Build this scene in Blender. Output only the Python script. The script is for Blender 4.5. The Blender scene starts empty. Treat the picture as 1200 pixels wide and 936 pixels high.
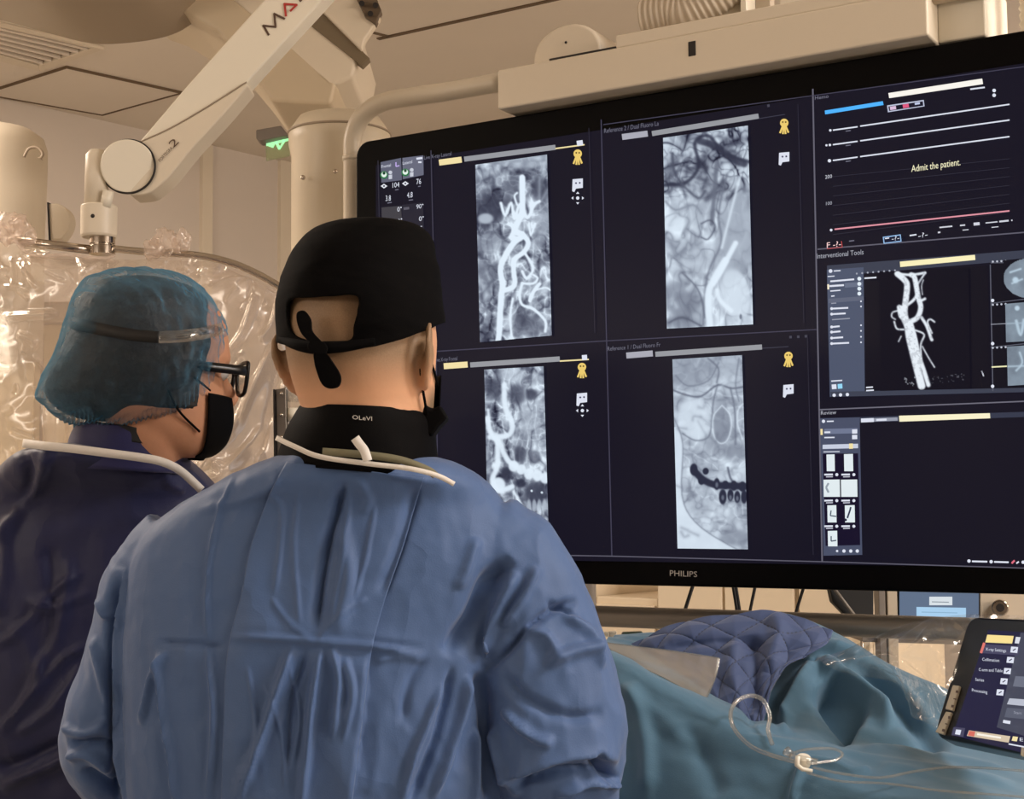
import bpy, bmesh, math, random
import numpy as np
from mathutils import Vector, Matrix
random.seed(7); np.random.seed(7)
SC = bpy.context.scene
COL = SC.collection

# ------------------------------------------------------------------ camera
F = 1700.0; PITCH = math.radians(4.1); ROLL = math.radians(-0.5); CAMZ = 1.5
RM = np.array((Matrix.Rotation(math.pi/2+PITCH, 3, 'X') @ Matrix.Rotation(ROLL, 3, 'Z')))
cd = bpy.data.cameras.new('camera'); cam = bpy.data.objects.new('camera', cd); COL.objects.link(cam)
cd.sensor_width = 36; cd.lens = F/1200*36; cd.clip_start = .05
cam.location = (0, 0, CAMZ)
cam.rotation_euler = Matrix(RM.tolist()).to_euler()
SC.camera = cam

# ------------------------------------------------------------------ light and exposure
SC.view_settings.view_transform = 'Standard'; SC.view_settings.look = 'None'
SC.view_settings.gamma = 1; SC.view_settings.use_curve_mapping = False
EXPO = .14; SC.view_settings.exposure = EXPO; SCREEN = 2**-EXPO
w = bpy.data.worlds.new('world'); SC.world = w; w.use_nodes = True
w.node_tree.nodes['Background'].inputs[0].default_value = (.5, .42, .33, 1)
w.node_tree.nodes['Background'].inputs[1].default_value = .15
def area(name, loc, target, sx, sy, power, col):
    l = bpy.data.lights.new(name, 'AREA'); l.shape = 'RECTANGLE'; l.size = sx; l.size_y = sy
    l.energy = power; l.color = col
    o = bpy.data.objects.new(name, l); COL.objects.link(o); o.location = loc
    d = Vector(target)-Vector(loc); o.rotation_euler = d.to_track_quat('-Z', 'Y').to_euler()
    return o
WARM = (1, .85, .71)
area('ceiling_lamp', (2.1, 1.1, 2.96), (2.1, 1.1, 0), 1.0, .5, 60, (1, .95, .92))
area('ceiling_lamp', (-2.2, 3.2, 2.96), (-2.2, 3.2, 0), 1.0, 1.0, 54, WARM)
area('ceiling_lamp', (3.0, 3.0, 2.96), (3.0, 3.0, 0), 1.2, .6, 46, WARM)
# long fill lights, added out of view to brighten the ceiling
area('ceiling_fill', (-2.9, .3, 2.1), (-1.6, 3.0, 3.6), 2.4, .25, 26, WARM)
area('ceiling_fill', (3.4, .2, 2.2), (1.2, 2.8, 3.4), 3.0, .25, 64, WARM)

# ------------------------------------------------------------------ helpers
def ray(px, py):
    return RM @ np.array([(px-600)/F, -(py-468)/F, -1.0])
def P(px, py, Y):
    d = ray(px, py); d = d*(Y/d[1]); return Vector((d[0], d[1], d[2]+CAMZ))
def projpx(V):
    c = (V-np.array([0, 0, CAMZ])) @ RM
    return 600+F*c[:, 0]/-c[:, 2], 468-F*c[:, 1]/-c[:, 2]
class Plane:
    """a real plane in the room; at(px,py,off) gives the point of it that the photo shows there"""
    def __init__(s, p0, n, u=None):
        s.p0 = np.array(p0, float); s.n = np.array(n, float); s.n /= np.linalg.norm(s.n)
        s.u = None if u is None else Vector(u).normalized()
    def at(s, px, py, off=0.0):
        d = ray(px, py); c = np.array([0, 0, CAMZ])
        t = (s.n @ (s.p0 - s.n*off*-1 - c))/(s.n @ d)
        return Vector(c+d*t)
def lin(c):
    return tuple(((x/255)/12.92 if x/255 <= .04045 else ((x/255+.055)/1.055)**2.4) for x in c)
MATS = {}
def mat(name, rgb, rough=.5, metal=0, bump=0, scale=50, emit=0, spec=.5, sheen=0, var=0, coat=0, trans=0):
    if name in MATS: return MATS[name]
    m = bpy.data.materials.new(name); m.use_nodes = True; nt = m.node_tree; N = nt.nodes; L = nt.links
    b = N['Principled BSDF']; c = lin(rgb)+(1,)
    b.inputs['Base Color'].default_value = c; b.inputs['Roughness'].default_value = rough
    b.inputs['Metallic'].default_value = metal; b.inputs['Specular IOR Level'].default_value = spec
    b.inputs['Sheen Weight'].default_value = sheen; b.inputs['Coat Weight'].default_value = coat
    b.inputs['Transmission Weight'].default_value = trans
    if emit:
        b.inputs['Emission Color'].default_value = c; b.inputs['Emission Strength'].default_value = emit
    if bump or var:
        tc = N.new('ShaderNodeTexCoord'); nz = N.new('ShaderNodeTexNoise')
        nz.inputs['Scale'].default_value = scale; nz.inputs['Detail'].default_value = 6
        L.new(tc.outputs['Object'], nz.inputs['Vector'])
        if bump:
            bp = N.new('ShaderNodeBump'); bp.inputs['Strength'].default_value = bump; bp.inputs['Distance'].default_value = .01
            L.new(nz.outputs['Fac'], bp.inputs['Height']); L.new(bp.outputs['Normal'], b.inputs['Normal'])
        if var:
            n2 = N.new('ShaderNodeTexNoise'); n2.inputs['Scale'].default_value = 6; n2.inputs['Detail'].default_value = 4
            L.new(tc.outputs['Object'], n2.inputs['Vector'])
            mx = N.new('ShaderNodeMix'); mx.data_type = 'RGBA'
            mx.inputs['A'].default_value = tuple(x*(1-var) for x in c[:3])+(1,)
            mx.inputs['B'].default_value = tuple(min(1, x*(1+var)) for x in c[:3])+(1,)
            L.new(n2.outputs['Fac'], mx.inputs['Factor']); L.new(mx.outputs['Result'], b.inputs['Base Color'])
    MATS[name] = m; return m
def emat(rgb, s=1.0):
    """light given off by a screen pixel"""
    k = 'glow_%d_%d_%d_%d' % (*rgb, int(s*100))
    if k in MATS: return MATS[k]
    m = bpy.data.materials.new(k); m.use_nodes = True; nt = m.node_tree
    b = nt.nodes['Principled BSDF']; b.inputs['Base Color'].default_value = (.004, .004, .005, 1)
    b.inputs['Roughness'].default_value = .3; b.inputs['Specular IOR Level'].default_value = .05
    b.inputs['Emission Color'].default_value = lin(rgb)+(1,); b.inputs['Emission Strength'].default_value = s*SCREEN
    MATS[k] = m; return m
def link(o, parent=None):
    COL.objects.link(o)
    if parent is not None:
        o.parent = parent
        bpy.context.view_layer.update()
        q = parent; M = Matrix.Identity(4)
        if parent.type == 'EMPTY': M = Matrix.Translation(-parent.location)
        o.matrix_parent_inverse = M
    return o
def obj(name, V, Fs, m, parent=None, smooth=True, bevel=0, mi=None, sub=0, solid=0):
    me = bpy.data.meshes.new(name); me.from_pydata([tuple(v) for v in V], [], [tuple(f) for f in Fs])
    for x in (m if isinstance(m, (list, tuple)) else [m]): me.materials.append(x)
    if mi is not None: me.polygons.foreach_set('material_index', mi)
    bm = bmesh.new(); bm.from_mesh(me)
    bmesh.ops.recalc_face_normals(bm, faces=bm.faces) if mi is None else None
    bm.to_mesh(me); bm.free()
    me.polygons.foreach_set('use_smooth', [bool(smooth)]*len(me.polygons)); me.update()
    o = bpy.data.objects.new(name, me); link(o, parent)
    if solid:
        s = o.modifiers.new('solid', 'SOLIDIFY'); s.thickness = solid; s.offset = 0
    if bevel:
        b = o.modifiers.new('bevel', 'BEVEL'); b.width = bevel; b.segments = 3; b.limit_method = 'ANGLE'
        b.harden_normals = False
        for p in me.polygons: p.use_smooth = True
        wn = o.modifiers.new('wn', 'WEIGHTED_NORMAL')
    if sub:
        s = o.modifiers.new('sub', 'SUBSURF'); s.levels = s.render_levels = sub
    return o
def tag(o, label=None, cat=None, group=None, kind=None):
    if label: o['label'] = label
    if cat: o['category'] = cat
    if group: o['group'] = group
    if kind: o['kind'] = kind
    return o
def empty(name, loc, label, cat, group=None):
    o = bpy.data.objects.new(name, None); COL.objects.link(o); o.location = loc; o.empty_display_size = .05
    return tag(o, label, cat, group)
class MB:
    def __init__(s): s.V = []; s.F = []; s.I = []
    def add(s, V, Fs, mi=0):
        b = len(s.V); s.V += [Vector(v) for v in V]; s.F += [[i+b for i in f] for f in Fs]; s.I += [mi]*len(Fs); return s
    def box(s, c, u, v, wv, mi=0):
        """centre and three half-axis vectors"""
        c = Vector(c); u = Vector(u); v = Vector(v); wv = Vector(wv)
        V = [c+a*u+b*v+d*wv for a in (-1, 1) for b in (-1, 1) for d in (-1, 1)]
        return s.add(V, [(0,1,3,2),(4,6,7,5),(0,4,5,1),(2,3,7,6),(0,2,6,4),(1,5,7,3)], mi)
    def bx(s, x0, x1, y0, y1, z0, z1, mi=0):
        return s.box(((x0+x1)/2, (y0+y1)/2, (z0+z1)/2), ((x1-x0)/2,0,0), (0,(y1-y0)/2,0), (0,0,(z1-z0)/2), mi)
    def prism(s, pts, d, mi=0):
        """closed outline pts extruded by vector d"""
        n = len(pts); d = Vector(d); V = [Vector(p) for p in pts]; V += [p+d for p in V]
        return s.add(V, [tuple(range(n))[::-1], tuple(range(n, 2*n))]+[(i, (i+1) % n, n+(i+1) % n, n+i) for i in range(n)], mi)
    def tube(s, pts, r, n=10, mi=0, cap=True, closed=False):
        pts = [Vector(p) for p in pts]; m = len(pts); rs = r if isinstance(r, (list, tuple)) else [r]*m
        up = None; V = []
        for i, p in enumerate(pts):
            if closed: t = pts[(i+1) % m]-pts[i-1]
            else: t = pts[min(i+1, m-1)]-pts[max(i-1, 0)]
            t.normalize()
            if up is None:
                up = t.orthogonal().normalized()
            up = (up-t*up.dot(t)).normalized(); sd = t.cross(up)
            V += [p+(up*math.cos(2*math.pi*k/n)+sd*math.sin(2*math.pi*k/n))*rs[i] for k in range(n)]
        Fs = []
        for i in range(m if closed else m-1):
            j = (i+1) % m
            Fs += [(i*n+k, i*n+(k+1) % n, j*n+(k+1) % n, j*n+k) for k in range(n)]
        if cap and not closed: Fs += [tuple(range(n))[::-1], tuple(range((m-1)*n, m*n))]
        return s.add(V, Fs, mi)
    def cyl(s, a, b, r, n=32, mi=0, r2=None): return s.tube([a, b], [r, r if r2 is None else r2], n, mi)
    def ball(s, c, r, n=12, mi=0, sc=(1, 1, 1)):
        c = Vector(c); V = []; Fs = []
        for i in range(n+1):
            a = math.pi*i/n
            for k in range(2*n):
                b = math.pi*k/n
                V.append(c+Vector((math.sin(a)*math.cos(b)*sc[0], math.sin(a)*math.sin(b)*sc[1], math.cos(a)*sc[2]))*r)
        for i in range(n):
            for k in range(2*n): Fs.append((i*2*n+k, i*2*n+(k+1) % (2*n), (i+1)*2*n+(k+1) % (2*n), (i+1)*2*n+k))
        return s.add(V, Fs, mi)
    def build(s, name, m, parent=None, smooth=False, **k):
        multi = isinstance(m, (list, tuple))
        return obj(name, s.V, s.F, m, parent, smooth, mi=s.I if multi else None, **k)
def catmull(pts, n, closed=False):
    """n steps per segment through vectors of any dimension"""
    A = [np.array(p, float) for p in pts]; m = len(A); out = []
    for i in range(m if closed else m-1):
        if closed: p = [A[(i-1) % m], A[i], A[(i+1) % m], A[(i+2) % m]]
        else: p = [A[max(i-1, 0)], A[i], A[i+1], A[min(i+2, m-1)]]
        for k in range(n):
            t = k/n
            out.append(.5*(2*p[1]+(p[2]-p[0])*t+(2*p[0]-5*p[1]+4*p[2]-p[3])*t*t+(3*p[1]-p[0]-3*p[2]+p[3])*t**3))
    if not closed: out.append(A[-1])
    return out
def net(rows, nu, nv):
    """smooth surface through rows of 3D points -> verts, faces, (R,C)"""
    R1 = [catmull(r, nu) for r in rows]; C = len(R1[0])
    cols = [catmull([R1[i][c] for i in range(len(rows))], nv) for c in range(C)]
    Rn = len(cols[0]); V = np.array([cols[c][r] for r in range(Rn) for c in range(C)])
    Fs = [(r*C+c, r*C+c+1, (r+1)*C+c+1, (r+1)*C+c) for r in range(Rn-1) for c in range(C-1)]
    return V, Fs, (Rn, C)
def _h(i, j, k):
    n = (i*374761393+j*668265263+k*1442695041) & 0x7fffffff
    n = ((n ^ (n >> 13))*1274126177) & 0x7fffffff
    return ((n ^ (n >> 16)) & 0xffff)/65535.0
def vnoise(p):
    p = np.asarray(p, float); i = np.floor(p).astype(np.int64); f = p-i; f = f*f*(3-2*f); r = 0
    for a in (0, 1):
        for b in (0, 1):
            for c in (0, 1):
                wgt = (f[:, 0] if a else 1-f[:, 0])*(f[:, 1] if b else 1-f[:, 1])*(f[:, 2] if c else 1-f[:, 2])
                r = r+wgt*_h(i[:, 0]+a, i[:, 1]+b, i[:, 2]+c)
    return r*2-1
def fbm(p, o=4):
    r = 0; a = .5
    for k in range(o): r = r+a*vnoise(p*(2**k)+17.3*k); a *= .5
    return r
def n2(x, y, s, o=4, z=0.0):
    return fbm(np.stack([x*s, y*s, np.full_like(x, z)], 1), o)
def pdist(x, y, poly):
    """distance, signed side (positive = right of travel on the picture) and parameter along a polyline"""
    best = np.full(x.shape, 1e9); side = np.zeros(x.shape); par = np.zeros(x.shape); n = len(poly)-1
    for i in range(n):
        (ax, ay), (bx, by) = poly[i][:2], poly[i+1][:2]; dx, dy = bx-ax, by-ay; l2 = dx*dx+dy*dy+1e-12
        t = np.clip(((x-ax)*dx+(y-ay)*dy)/l2, 0, 1); d = np.hypot(x-ax-t*dx, y-ay-t*dy)
        m = d < best; best = np.where(m, d, best)
        side = np.where(m, np.sign(dx*(y-ay)-dy*(x-ax)), side); par = np.where(m, (i+t)/n, par)
    return best, side, par
def smooth_poly(p, n=6): return [tuple(q) for q in catmull(p, n)]
def remesh(name, mb, voxel, m, parent, smooth_it=6, fn=None):
    o = mb.build(name, m); 
    md = o.modifiers.new('r', 'REMESH'); md.mode = 'VOXEL'; md.voxel_size = voxel; md.use_smooth_shade = True
    if smooth_it:
        s = o.modifiers.new('s', 'SMOOTH'); s.factor = .5; s.iterations = smooth_it
    dg = bpy.context.evaluated_depsgraph_get(); dg.update()
    me = bpy.data.meshes.new_from_object(o.evaluated_get(dg)); me.name = name
    bpy.data.objects.remove(o)
    me.materials.clear(); me.materials.append(m)
    if fn:
        n = len(me.vertices); V = np.empty(n*3); me.vertices.foreach_get('co', V); V = V.reshape(-1, 3)
        Nn = np.empty(n*3); me.vertex_normals.foreach_get('vector', Nn); Nn = Nn.reshape(-1, 3)
        V = fn(V, Nn); me.vertices.foreach_set('co', V.reshape(-1)); me.update()
    me.polygons.foreach_set('use_smooth', [True]*len(me.polygons))
    r = bpy.data.objects.new(name, me); link(r, parent); return r
def text_mesh(s):
    c = bpy.data.curves.new('t', 'FONT'); c.body = s; c.resolution_u = 2
    o = bpy.data.objects.new('t', c); COL.objects.link(o)
    dg = bpy.context.evaluated_depsgraph_get(); dg.update()
    me = bpy.data.meshes.new_from_object(o.evaluated_get(dg))
    V = [v.co.copy() for v in me.vertices]; Fs = [tuple(p.vertices) for p in me.polygons]
    bpy.data.objects.remove(o); bpy.data.curves.remove(c); bpy.data.meshes.remove(me)
    return V, Fs
def put_text(mb, fat, s, x0, y0, x1, y1, h, mi=0):
    """writing whose baseline runs from (x0,y0) to (x1,y1) on the surface fat(px,py)"""
    V, Fs = text_mesh(s); xa = min(v.x for v in V); xb = max(v.x for v in V); sc = h/.70
    L = math.hypot(x1-x0, y1-y0); A = fat(x0, y0); B = fat(x1, y1); ux, uy = (0, -1) if abs(y1-y0) < .5*abs(x1-x0) else ((y1-y0)/L, -(x1-x0)/L)
    up = (fat((x0+x1)/2+ux*h, (y0+y1)/2+uy*h)-fat((x0+x1)/2, (y0+y1)/2))/h
    mb.add([A+(B-A)*((v.x-xa)/(xb-xa))+up*(v.y*sc) for v in V], Fs, mi)
def thicken(mb, d):
    """gives a flat set of faces a little depth by copying it along d"""
    V = list(mb.V); Fs = list(mb.F); I = list(mb.I); b = len(V)
    mb.V += [v+d for v in V]
    mb.F += [[i+b for i in f] for f in Fs]; mb.I += I

# ------------------------------------------------------------------ materials
def wallmat(name, rgb, rough=.75):
    return mat(name, rgb, rough, bump=.05, scale=30, var=.025)
m_wall = wallmat('painted_wall', (218, 208, 198))
m_ceil = wallmat('ceiling_paint', (224, 214, 200))
m_trim = wallmat('trim_paint', (228, 217, 198), .5)
m_floor = mat('vinyl_floor', (176, 172, 166), .35, var=.06, scale=4)
m_beige = mat('beige_plastic', (216, 204, 184), .42, bump=.015, scale=120)
m_beige2 = mat('warm_grey_plastic', (186, 172, 152), .5, bump=.015, scale=90)
m_taupe = mat('taupe_plastic', (150, 134, 114), .5)
m_ivory = mat('ivory_plastic', (228, 220, 202), .38)
m_dark = mat('dark_gap', (30, 24, 20), .7)
m_black = mat('black_plastic', (14, 13, 14), .28, spec=.4)
m_blackm = mat('black_matte', (16, 15, 16), .65)
m_steel = mat('polished_steel', (190, 180, 168), .14, metal=1)
m_bsteel = mat('brushed_steel', (150, 144, 136), .38, metal=.9)
m_greybar = mat('grey_bar', (128, 122, 114), .4, metal=.3)
m_greyp = mat('grey_plastic', (120, 112, 104), .5)
m_red = mat('red_print', (170, 50, 44), .5)
m_print = mat('dark_print', (84, 62, 48), .5)
def plastic(name, rgb, tr=.55, gloss=.5, rough=.12, bump=.6, scale=9, white=.25):
    m = bpy.data.materials.new(name); m.use_nodes = True; nt = m.node_tree; N = nt.nodes; L = nt.links; N.clear()
    out = N.new('ShaderNodeOutputMaterial'); t = N.new('ShaderNodeBsdfTransparent'); t.inputs[0].default_value = (.97, .96, .94, 1)
    g = N.new('ShaderNodeBsdfGlossy'); g.inputs['Roughness'].default_value = rough; g.inputs[0].default_value = (1, .97, .93, 1)
    d = N.new('ShaderNodeBsdfDiffuse'); d.inputs[0].default_value = lin(rgb)+(1,)
    tl = N.new('ShaderNodeBsdfTranslucent'); tl.inputs[0].default_value = lin(rgb)+(1,)
    m1 = N.new('ShaderNodeMixShader'); m1.inputs[0].default_value = .5; L.new(d.outputs[0], m1.inputs[1]); L.new(tl.outputs[0], m1.inputs[2])
    m2 = N.new('ShaderNodeMixShader'); m2.inputs[0].default_value = white; L.new(t.outputs[0], m2.inputs[1]); L.new(m1.outputs[0], m2.inputs[2])
    lw = N.new('ShaderNodeLayerWeight'); lw.inputs[0].default_value = .35
    ml = N.new('ShaderNodeMath'); ml.operation = 'MULTIPLY_ADD'; ml.inputs[1].default_value = gloss; ml.inputs[2].default_value = gloss*.22; ml.use_clamp = True
    L.new(lw.outputs['Fresnel'], ml.inputs[0])
    m3 = N.new('ShaderNodeMixShader'); L.new(ml.outputs[0], m3.inputs[0]); L.new(m2.outputs[0], m3.inputs[1]); L.new(g.outputs[0], m3.inputs[2])
    tc = N.new('ShaderNodeTexCoord'); nz = N.new('ShaderNodeTexNoise'); nz.inputs['Scale'].default_value = scale; nz.inputs['Detail'].default_value = 5
    nz.inputs['Distortion'].default_value = .6; nz.noise_type = 'RIDGED_MULTIFRACTAL'
    vo = N.new('ShaderNodeTexVoronoi'); vo.feature = 'SMOOTH_F1'; vo.inputs['Scale'].default_value = scale*1.7; vo.inputs['Smoothness'].default_value = .15
    dm = N.new('ShaderNodeMix'); dm.data_type = 'RGBA'; dm.inputs['Factor'].default_value = .12; L.new(tc.outputs['Object'], dm.inputs['A']); L.new(nz.outputs['Color'], dm.inputs['B'])
    L.new(tc.outputs['Object'], nz.inputs['Vector']); L.new(dm.outputs['Result'], vo.inputs['Vector'])
    bp = N.new('ShaderNodeBump'); bp.inputs['Strength'].default_value = bump; bp.inputs['Distance'].default_value = .03
    L.new(vo.outputs['Distance'], bp.inputs['Height'])
    for x in (g, d, tl): L.new(bp.outputs[0], x.inputs['Normal'])
    L.new(bp.outputs[0], lw.inputs['Normal'])
    L.new(m3.outputs[0], out.inputs[0]); MATS[name] = m; return m
m_film = plastic('clear_drape_film', (244, 226, 214), gloss=.26, white=.30, bump=.28, scale=5, rough=.2)
m_film2 = plastic('clear_cover_film', (210, 205, 200), gloss=.45, white=.10, bump=.35, scale=10)
m_sheet = plastic('frosted_sheet', (196, 188, 176), gloss=.3, white=.36, bump=.1, scale=14, rough=.3)
m_tube = plastic('clear_tubing', (190, 196, 196), gloss=.35, white=.2, bump=0, rough=.15)
m_lens = plastic('clear_lens', (230, 225, 220), gloss=.3, white=.03, bump=0, rough=.05)

# ------------------------------------------------------------------ the room
CEIL = 3.0
DA = Vector((math.cos(math.radians(-40)), math.sin(math.radians(-40)), 0)); DB = Vector((math.cos(math.radians(50)), math.sin(math.radians(50)), 0))
CN = Vector((-.93, 6.33, 0)); LA, LB = 8.0, 7.4
def rp(a, b, z=0): return CN+DA*a-DB*b+Vector((0, 0, z))
mb = MB(); mb.prism([rp(0, 0), rp(0, LB), rp(-.1, LB), rp(-.1, 0)], (0, 0, CEIL)); tag(mb.build('wall_left', m_wall), kind='structure')
mb = MB(); mb.prism([rp(-.1, 0), rp(LA, 0), rp(LA, -.1), rp(-.1, -.1)], (0, 0, CEIL)); tag(mb.build('wall_back', m_wall), kind='structure')
mb = MB(); mb.prism([rp(LA, 0), rp(LA, LB), rp(LA+.1, LB), rp(LA+.1, 0)], (0, 0, CEIL)); tag(mb.build('wall_right', m_wall), kind='structure')
mb = MB(); mb.prism([rp(0, LB), rp(LA, LB), rp(LA, LB+.1), rp(0, LB+.1)], (0, 0, CEIL)); tag(mb.build('wall_front', m_wall), kind='structure')
mb = MB(); mb.prism([rp(-.1, -.1), rp(LA+.1, -.1), rp(LA+.1, LB+.1), rp(-.1, LB+.1)], (0, 0, -.1)); tag(mb.build('floor', m_floor), kind='structure')
mb = MB(); mb.prism([rp(-.1, -.1, CEIL), rp(LA+.1, -.1, CEIL), rp(LA+.1, LB+.1, CEIL), rp(-.1, LB+.1, CEIL)], (0, 0, .1)); tag(mb.build('ceiling', m_ceil), kind='structure')
CP = Plane((0, 0, CEIL), (0, 0, -1))          # ceiling
WL = Plane(rp(0, 0), DA)                       # left wall
# pale upright strips on the left wall
for i, (x0, x1) in enumerate(((233, 245), (325, 341))):
    a = WL.at(x0, 350); b = WL.at(x1, 350); a.z = b.z = 0
    mb = MB(); mb.prism([a, b, b+DA*.02, a+DA*.02], (0, 0, CEIL if i else CEIL-.005)); tag(mb.build('trim_%d' % (i+1), m_trim), kind='structure')
for i, (nm, p, q, o) in enumerate((('baseboard_left', rp(0, 0), rp(0, LB), DA), ('baseboard_back', rp(0, 0), rp(LA, 0), -DB))):
    mb = MB(); mb.prism([p, q, q+o*.012, p+o*.012], (0, 0, .1)); tag(mb.build(nm, m_trim), kind='structure')
# ceiling seams: shallow dark joints between ceiling panels
def strip(px, wdt, name, m=m_dark, dz=-.004):
    mb = MB()
    for (a, b) in zip(px, px[1:]):
        A = CP.at(*a); B = CP.at(*b); d = (B-A).normalized(); s = Vector((-d.y, d.x, 0))*wdt/2
        mb.prism([A-s, A+s, B+s, B-s], (0, 0, dz))
    return tag(mb.build(name, m), kind='structure')
m_seam = mat('ceiling_joint', (104, 86, 66), .8)
strip([(443, 45), (560, 19), (690, -10)], .016, 'trim_3', m_seam)
strip([(455, 42), (435, 37)], .012, 'trim_4', m_seam)
# square access panel in the ceiling
root = empty('ceiling_panel', CP.at(100, 105), 'square beige access panel with a dark gap in the ceiling above the round joint of the arm', 'ceiling panel')
q = [(-20, 108), (120, 133), (213, 107), (78, 77)]
Q = [CP.at(*p) for p in q]; c = sum(Q, Vector())/4
mb = MB(); mb.prism([c+(p-c)*.985 for p in Q], (0, 0, -.006)); mb.build('panel', m_ceil, root, bevel=.002)
mb = MB()
for i in range(4):
    a, b = Q[i], Q[(i+1) % 4]; a2, b2 = c+(a-c)*.965, c+(b-c)*.965
    mb.prism([c+(a-c)*1.008, c+(b-c)*1.008, c+(b-c)*.985, c+(a-c)*.985], (0, 0, -.009))
mb.build('gap', m_seam, root)
# louvred air vent
root = empty('air_vent', CP.at(30, 50), 'louvred beige air vent in the ceiling at the upper left', 'air vent')
q = [(-70, 20), (0, 24), (112, 56), (48, 74), (-70, 48)]
Q = [CP.at(-75, 62-52), CP.at(108, 53), CP.at(45, 73), CP.at(-75, 40)]
o_ = [CP.at(-95, 3), CP.at(122, 54), CP.at(47, 80), CP.at(-95, 44)]
mb = MB()
for i in range(4): mb.prism([o_[i], o_[(i+1) % 4], Q[(i+1) % 4], Q[i]], (0, 0, -.012))
mb.build('frame', m_beige, root, bevel=.002)
mb = MB(); mb.prism(Q, (0, 0, -.002)); mb.build('backing', mat('vent_dark', (120, 98, 76), .8), root)
for k in range(6):
    t = (k+.5)/6; a = Q[0].lerp(Q[3], t); b = Q[1].lerp(Q[2], t); d = (Q[3]-Q[0])/6*.22
    mb = MB(); mb.prism([a-d, b-d, b+d, a+d], (0, 0, -.011)); mb.build('louvre', m_ceil, root)
# exit sign under the ceiling
EP = 5.2
def E3(px, py, dy=0): return P(px, py, EP+dy)
root = empty('exit_sign', E3(320, 160), 'small green glowing exit sign under a grey wedge by the white column', 'exit sign')
mb = MB(); mb.prism([E3(300, 152), E3(329, 147), E3(338, 158), E3(304, 165), E3(300, 162)], (.0, .08, .0)); mb.build('housing', m_greyp, root, bevel=.004)
m_exit = mat('green_sign_glass', (150, 200, 130), .3, emit=.32)
m_exit2 = mat('green_sign_light', (160, 235, 175), .3, emit=.75)
mb = MB(); mb.prism([E3(311, 166, .05), E3(341, 160, .05), E3(339, 182, .05), E3(312, 188, .05)], (0, .012, 0)); mb.build('glass', plastic('green_glass', (190, 214, 165), white=.35, gloss=.2, bump=0), root)
mb = MB()
for pl in ([(312, 168), (341, 161), (341, 164), (312, 171)], [(322, 167), (325, 166), (329, 173), (326, 175)], [(332, 164), (335, 164), (328, 175), (326, 175)], [(314, 171), (322, 169), (320, 173)]):
    mb.prism([E3(x, y, .045) for x, y in pl], (0, .004, 0))
mb.build('pictogram', m_exit2, root)


# ------------------------------------------------------------------ imaging stand behind (ceiling gantry)
def outline(px, Y, d, name, m, parent, bevel=.012):
    mb = MB(); mb.prism([P(x, y, Y) for x, y in px], d)
    return mb.build(name, m, parent, bevel=bevel)
root = empty('imaging_gantry', Vector((P(395, 500, 2.9).x, 2.9, 0)), 'large beige imaging stand with rounded hood and column, behind the lettered arm', 'imaging stand')
hood = [tuple(p) for p in catmull([(-80, 10), (0, 26), (60, 42), (110, 54), (155, 53), (196, 46), (222, 34), (244, 14), (256, -20), (260, -90)], 4)]+[(260, -200), (-80, -200)]
outline(hood, 3.2, (0, -.5, 0), 'hood', m_taupe, root, .02)
outline([(196, 47), (222, 30), (246, 16), (300, 55), (345, 92), (385, 124), (418, 152), (412, 175), (350, 172), (322, 134), (292, 98), (248, 72), (222, 56)], 3.5, (.0, -.4, .0), 'arm', mat('arm_beige', (196, 180, 154), .45), root, .01)
outline([(240, -60), (385, -60), (372, 5), (430, 62), (441, 100), (433, 140), (405, 152), (345, 92), (300, 55), (255, 20)], 3.45, (0, -.35, .0), 'arm_cover', m_beige, root, .01)
outline([(361, 27), (374, 10), (433, 68), (424, 77)], 3.095, (0, .03, 0), 'slot', mat('slot_shade', (112, 98, 76), .6), root, .001)
outline([(384, -40), (420, -40), (446, 20), (428, 46), (424, 60), (374, 10)], 3.085, (0, .03, 0), 'end_cover', m_beige, root, .006)
cpn = outline([(404, -30), (430, -30), (447, 12), (440, 28), (428, 20)], 3.075, (0, .03, 0), 'connector_plate', mat('connector_dark', (96, 80, 62), .5), root, .002)
mb = MB()
for x, y in ((424, 4), (434, 16), (440, 6)): mb.cyl(P(x, y, 3.077), P(x, y, 3.06), .006, 16)
mb.build('socket', m_dark, root)
mb = MB(); c0 = P(398, 168, 2.9); c1 = Vector((c0.x, c0.y, 0)); 
prof = [(0, .1), (c0.z-.03, .1), (c0.z-.005, .106), (c0.z+.02, .106), (c0.z+.05, .085), (c0.z+.06, .05)]
mb.tube([Vector((c0.x, c0.y, z)) for z, r in prof], [r*.97 for z, r in prof], 64)
mb.build('column', mat('column_beige', (208, 195, 172), .4), root, smooth=True)
mb = MB(); cc = [Vector((c0.x+.103*math.cos(a), c0.y+.103*math.sin(a), c0.z+.018)) for a in [2*math.pi*k/48 for k in range(48)]]
mb.tube(cc, .0025, 8, closed=True); mb.build('rim', m_taupe, root, smooth=True)
for x, y in ((355, 208), (393, 201)): MB().ball(P(x, y, 2.805), .005, 8).build('screw', m_steel, root, smooth=True)

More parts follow.
